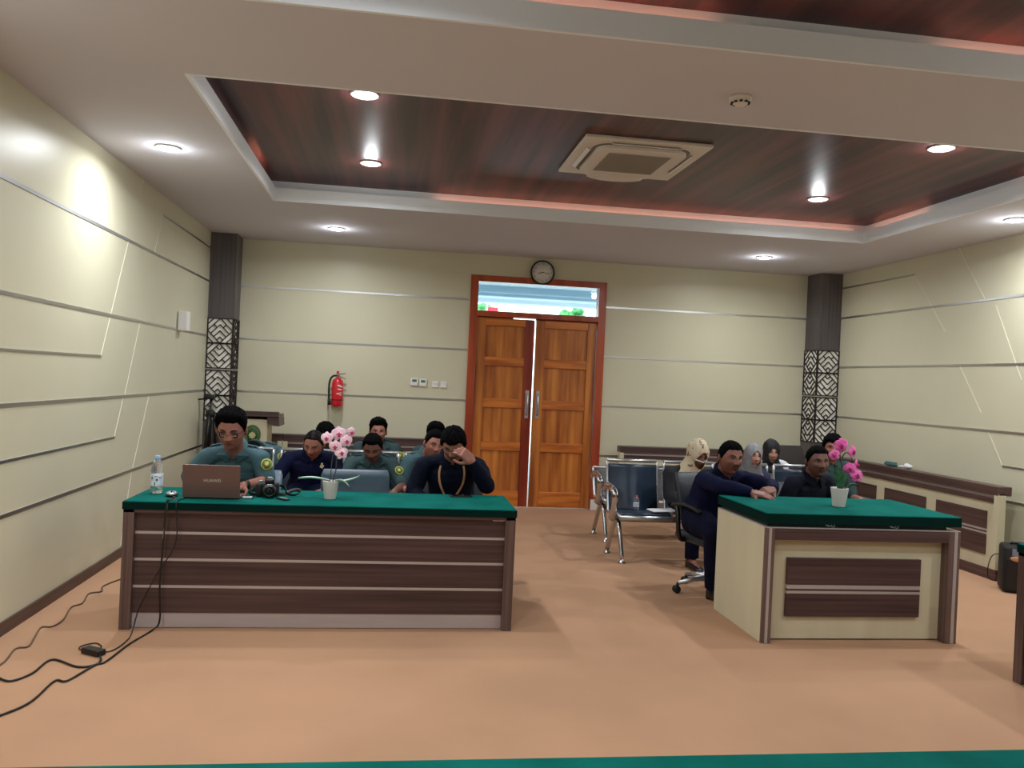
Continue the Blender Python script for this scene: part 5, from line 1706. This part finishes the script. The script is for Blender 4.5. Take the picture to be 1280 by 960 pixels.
seated('person in teal green uniform leaning his head towards the door behind the person with lanyard', (0.30, -2.76, 0), 0.1, S1, 'uniform', (0.345, -2.98, 0.980), (0.22, 0.32, 0.14), (0.305, -2.86, 0.872),
       {-1: dict(e=(0.06, -2.92, 0.60), w=(0.16, -3.18, 0.60)), 1: dict(e=(0.56, -2.95, 0.60), w=(0.42, -3.2, 0.6))},
       hair='short', seat=0.43, sh=0.165, seed=5, uniform=True, trousers='gtrousers')
seated('person in green uniform bowed low behind the person with glasses, below the emblem', (-1.255, -1.90, 0), 0.0, S2, 'uniform', (-1.265, -2.22, 0.78), (1.0, 0.0, 0.0), (-1.245, -2.04, 0.838),
       {1: dict(e=(-0.99, -2.12, 0.60), w=(-1.12, -2.36, 0.6))}, hair='short', seat=0.43, sh=0.172, seed=6, badge=1, uniform=True, trousers='gtrousers')
seated('person with black hair hidden behind the person in the navy shirt', (-0.63, -1.90, 0), 0.0, S2, 'uniform2', (-0.635, -2.05, 0.955), (0.55, 0.1, 0.0), (-0.635, -1.95, 0.86),
       hair='low', seat=0.42, sh=0.165, seed=7, trousers='gtrousers')
seated('person in dark green uniform sitting upright with eyes up behind the bowed person', (-0.145, -1.85, 0), 0.0, S1, 'uniform2', (-0.145, -1.98, 0.998), (0.06, 0.05, 0.0), (-0.145, -1.92, 0.885),
       hair='quiff', seat=0.42, sh=0.172, seed=8, uniform=True, badge=1, eyes='open', trousers='gtrousers', hs=0.95)
seated('person whose black hair shows behind the person leaning towards the door', (0.42, -1.88, 0), 0.0, S1, 'uniform2', (0.405, -2.00, 0.975), (0.25, 0.1, 0.0), (0.42, -1.93, 0.87),
       hair='quiff', seat=0.42, sh=0.165, seed=9, trousers='gtrousers')
# --- at the cream desk
seated('person in navy shirt with gold pin leaning both hands on the cream desk', (2.37, -3.96, 0), 0.30, S2, 'navy', (2.487, -4.17, 1.048), (0.12, 0.55, 0.04), (2.488, -4.08, 0.932),
       {-1: dict(e=(2.33, -4.37, 0.862), w=(2.515, -4.512, 0.842), d=(0.75, -0.62, -0.12), n=(-0.1, -0.25, 1), c=0.18, thumb=1), 1: dict(e=(2.80, -4.22, 0.85), w=(2.725, -4.40, 0.850), d=(-0.75, -0.45, -0.05), n=(0.1, -0.5, 0.9), c=0.75, thumb=-1)},
       knees=[(2.325, -4.33, 0.525), (2.62, -4.22, 0.53)], feet=[(2.385, -4.24, 0.085), (2.62, -4.14, 0.085)], loose=1.18,
       hair='crop', sleeve='long', seat=0.47, sh=0.168, seed=10, pin=True, beard=True, eyes='open', bulk=1.06, wide=1.05, hs=1.03)
seated('person with goatee in dark jacket sitting behind the hot pink orchid', (3.24, -3.84, 0), 0.30, S3, 'darkjacket', (3.262, -4.01, 1.030), (0.08, 0.45, -0.02), (3.252, -3.94, 0.905),
       {-1: dict(e=(2.99, -4.02, 0.66), w=(3.12, -4.26, 0.66)), 1: dict(e=(3.55, -4.00, 0.66), w=(3.36, -4.24, 0.66))},
       hair='crop', sleeve='long', seat=0.445, sh=0.165, seed=11, wide=1.05, beard='full', eyes='open', bulk=1.05)
# --- public seats behind the cream desk
seated('person in grey head veil and navy blazer with pale patterned scarf', (3.24, -2.76, 0), 0.2, S4, 'blazer', (3.250, -2.88, 0.962), (0.04, 0.38, 0.05), (3.245, -2.82, 0.825),
       seat=0.43, sh=0.155, seed=12, veil='veilgrey', sleeve='long', eyes='open', hs=0.90, opencoat=((-0.02, -0.03, 0.56, 'veilpale'), (0.045, 0.06, 0.53, 'veilpale')))
seated('person in dark green uniform half hidden by the hot pink orchid flowers', (4.03, -2.78, 0), 0.1, S1, 'uniform2', (4.005, -2.90, 1.062), (0.05, 0.12, 0.0), (4.01, -2.83, 0.93),
       hair='low', seat=0.43, sh=0.175, seed=13, uniform=True, badge=1, eyes='open', trousers='gtrousers')
seated('person in beige blotched head veil and black blouse looking down, pale strip across the nose', (2.67, -2.74, 0), 0.1, S2, 'blacktop', (2.715, -2.90, 0.965), (0.42, 0.5, 0.06), (2.665, -2.82, 0.835),
       {-1: dict(e=(2.475, -2.90, 0.58), w=(2.58, -3.14, 0.56))}, seat=0.43, sh=0.17, seed=14, veil='veilbeige', sleeve='long', mask=True, hs=1.05, bulk=1.05)
seated('person in black head veil and white blouse on the rear bench', (3.84, -1.85, 0), 0.1, S4, 'whitetop', (3.845, -1.98, 0.940), (0.16, 0.3, 0.0), (3.845, -1.92, 0.845),
       seat=0.42, sh=0.16, seed=15, veil='veilblack', sleeve='long', drape=0.09, hs=0.98, eyes='open')
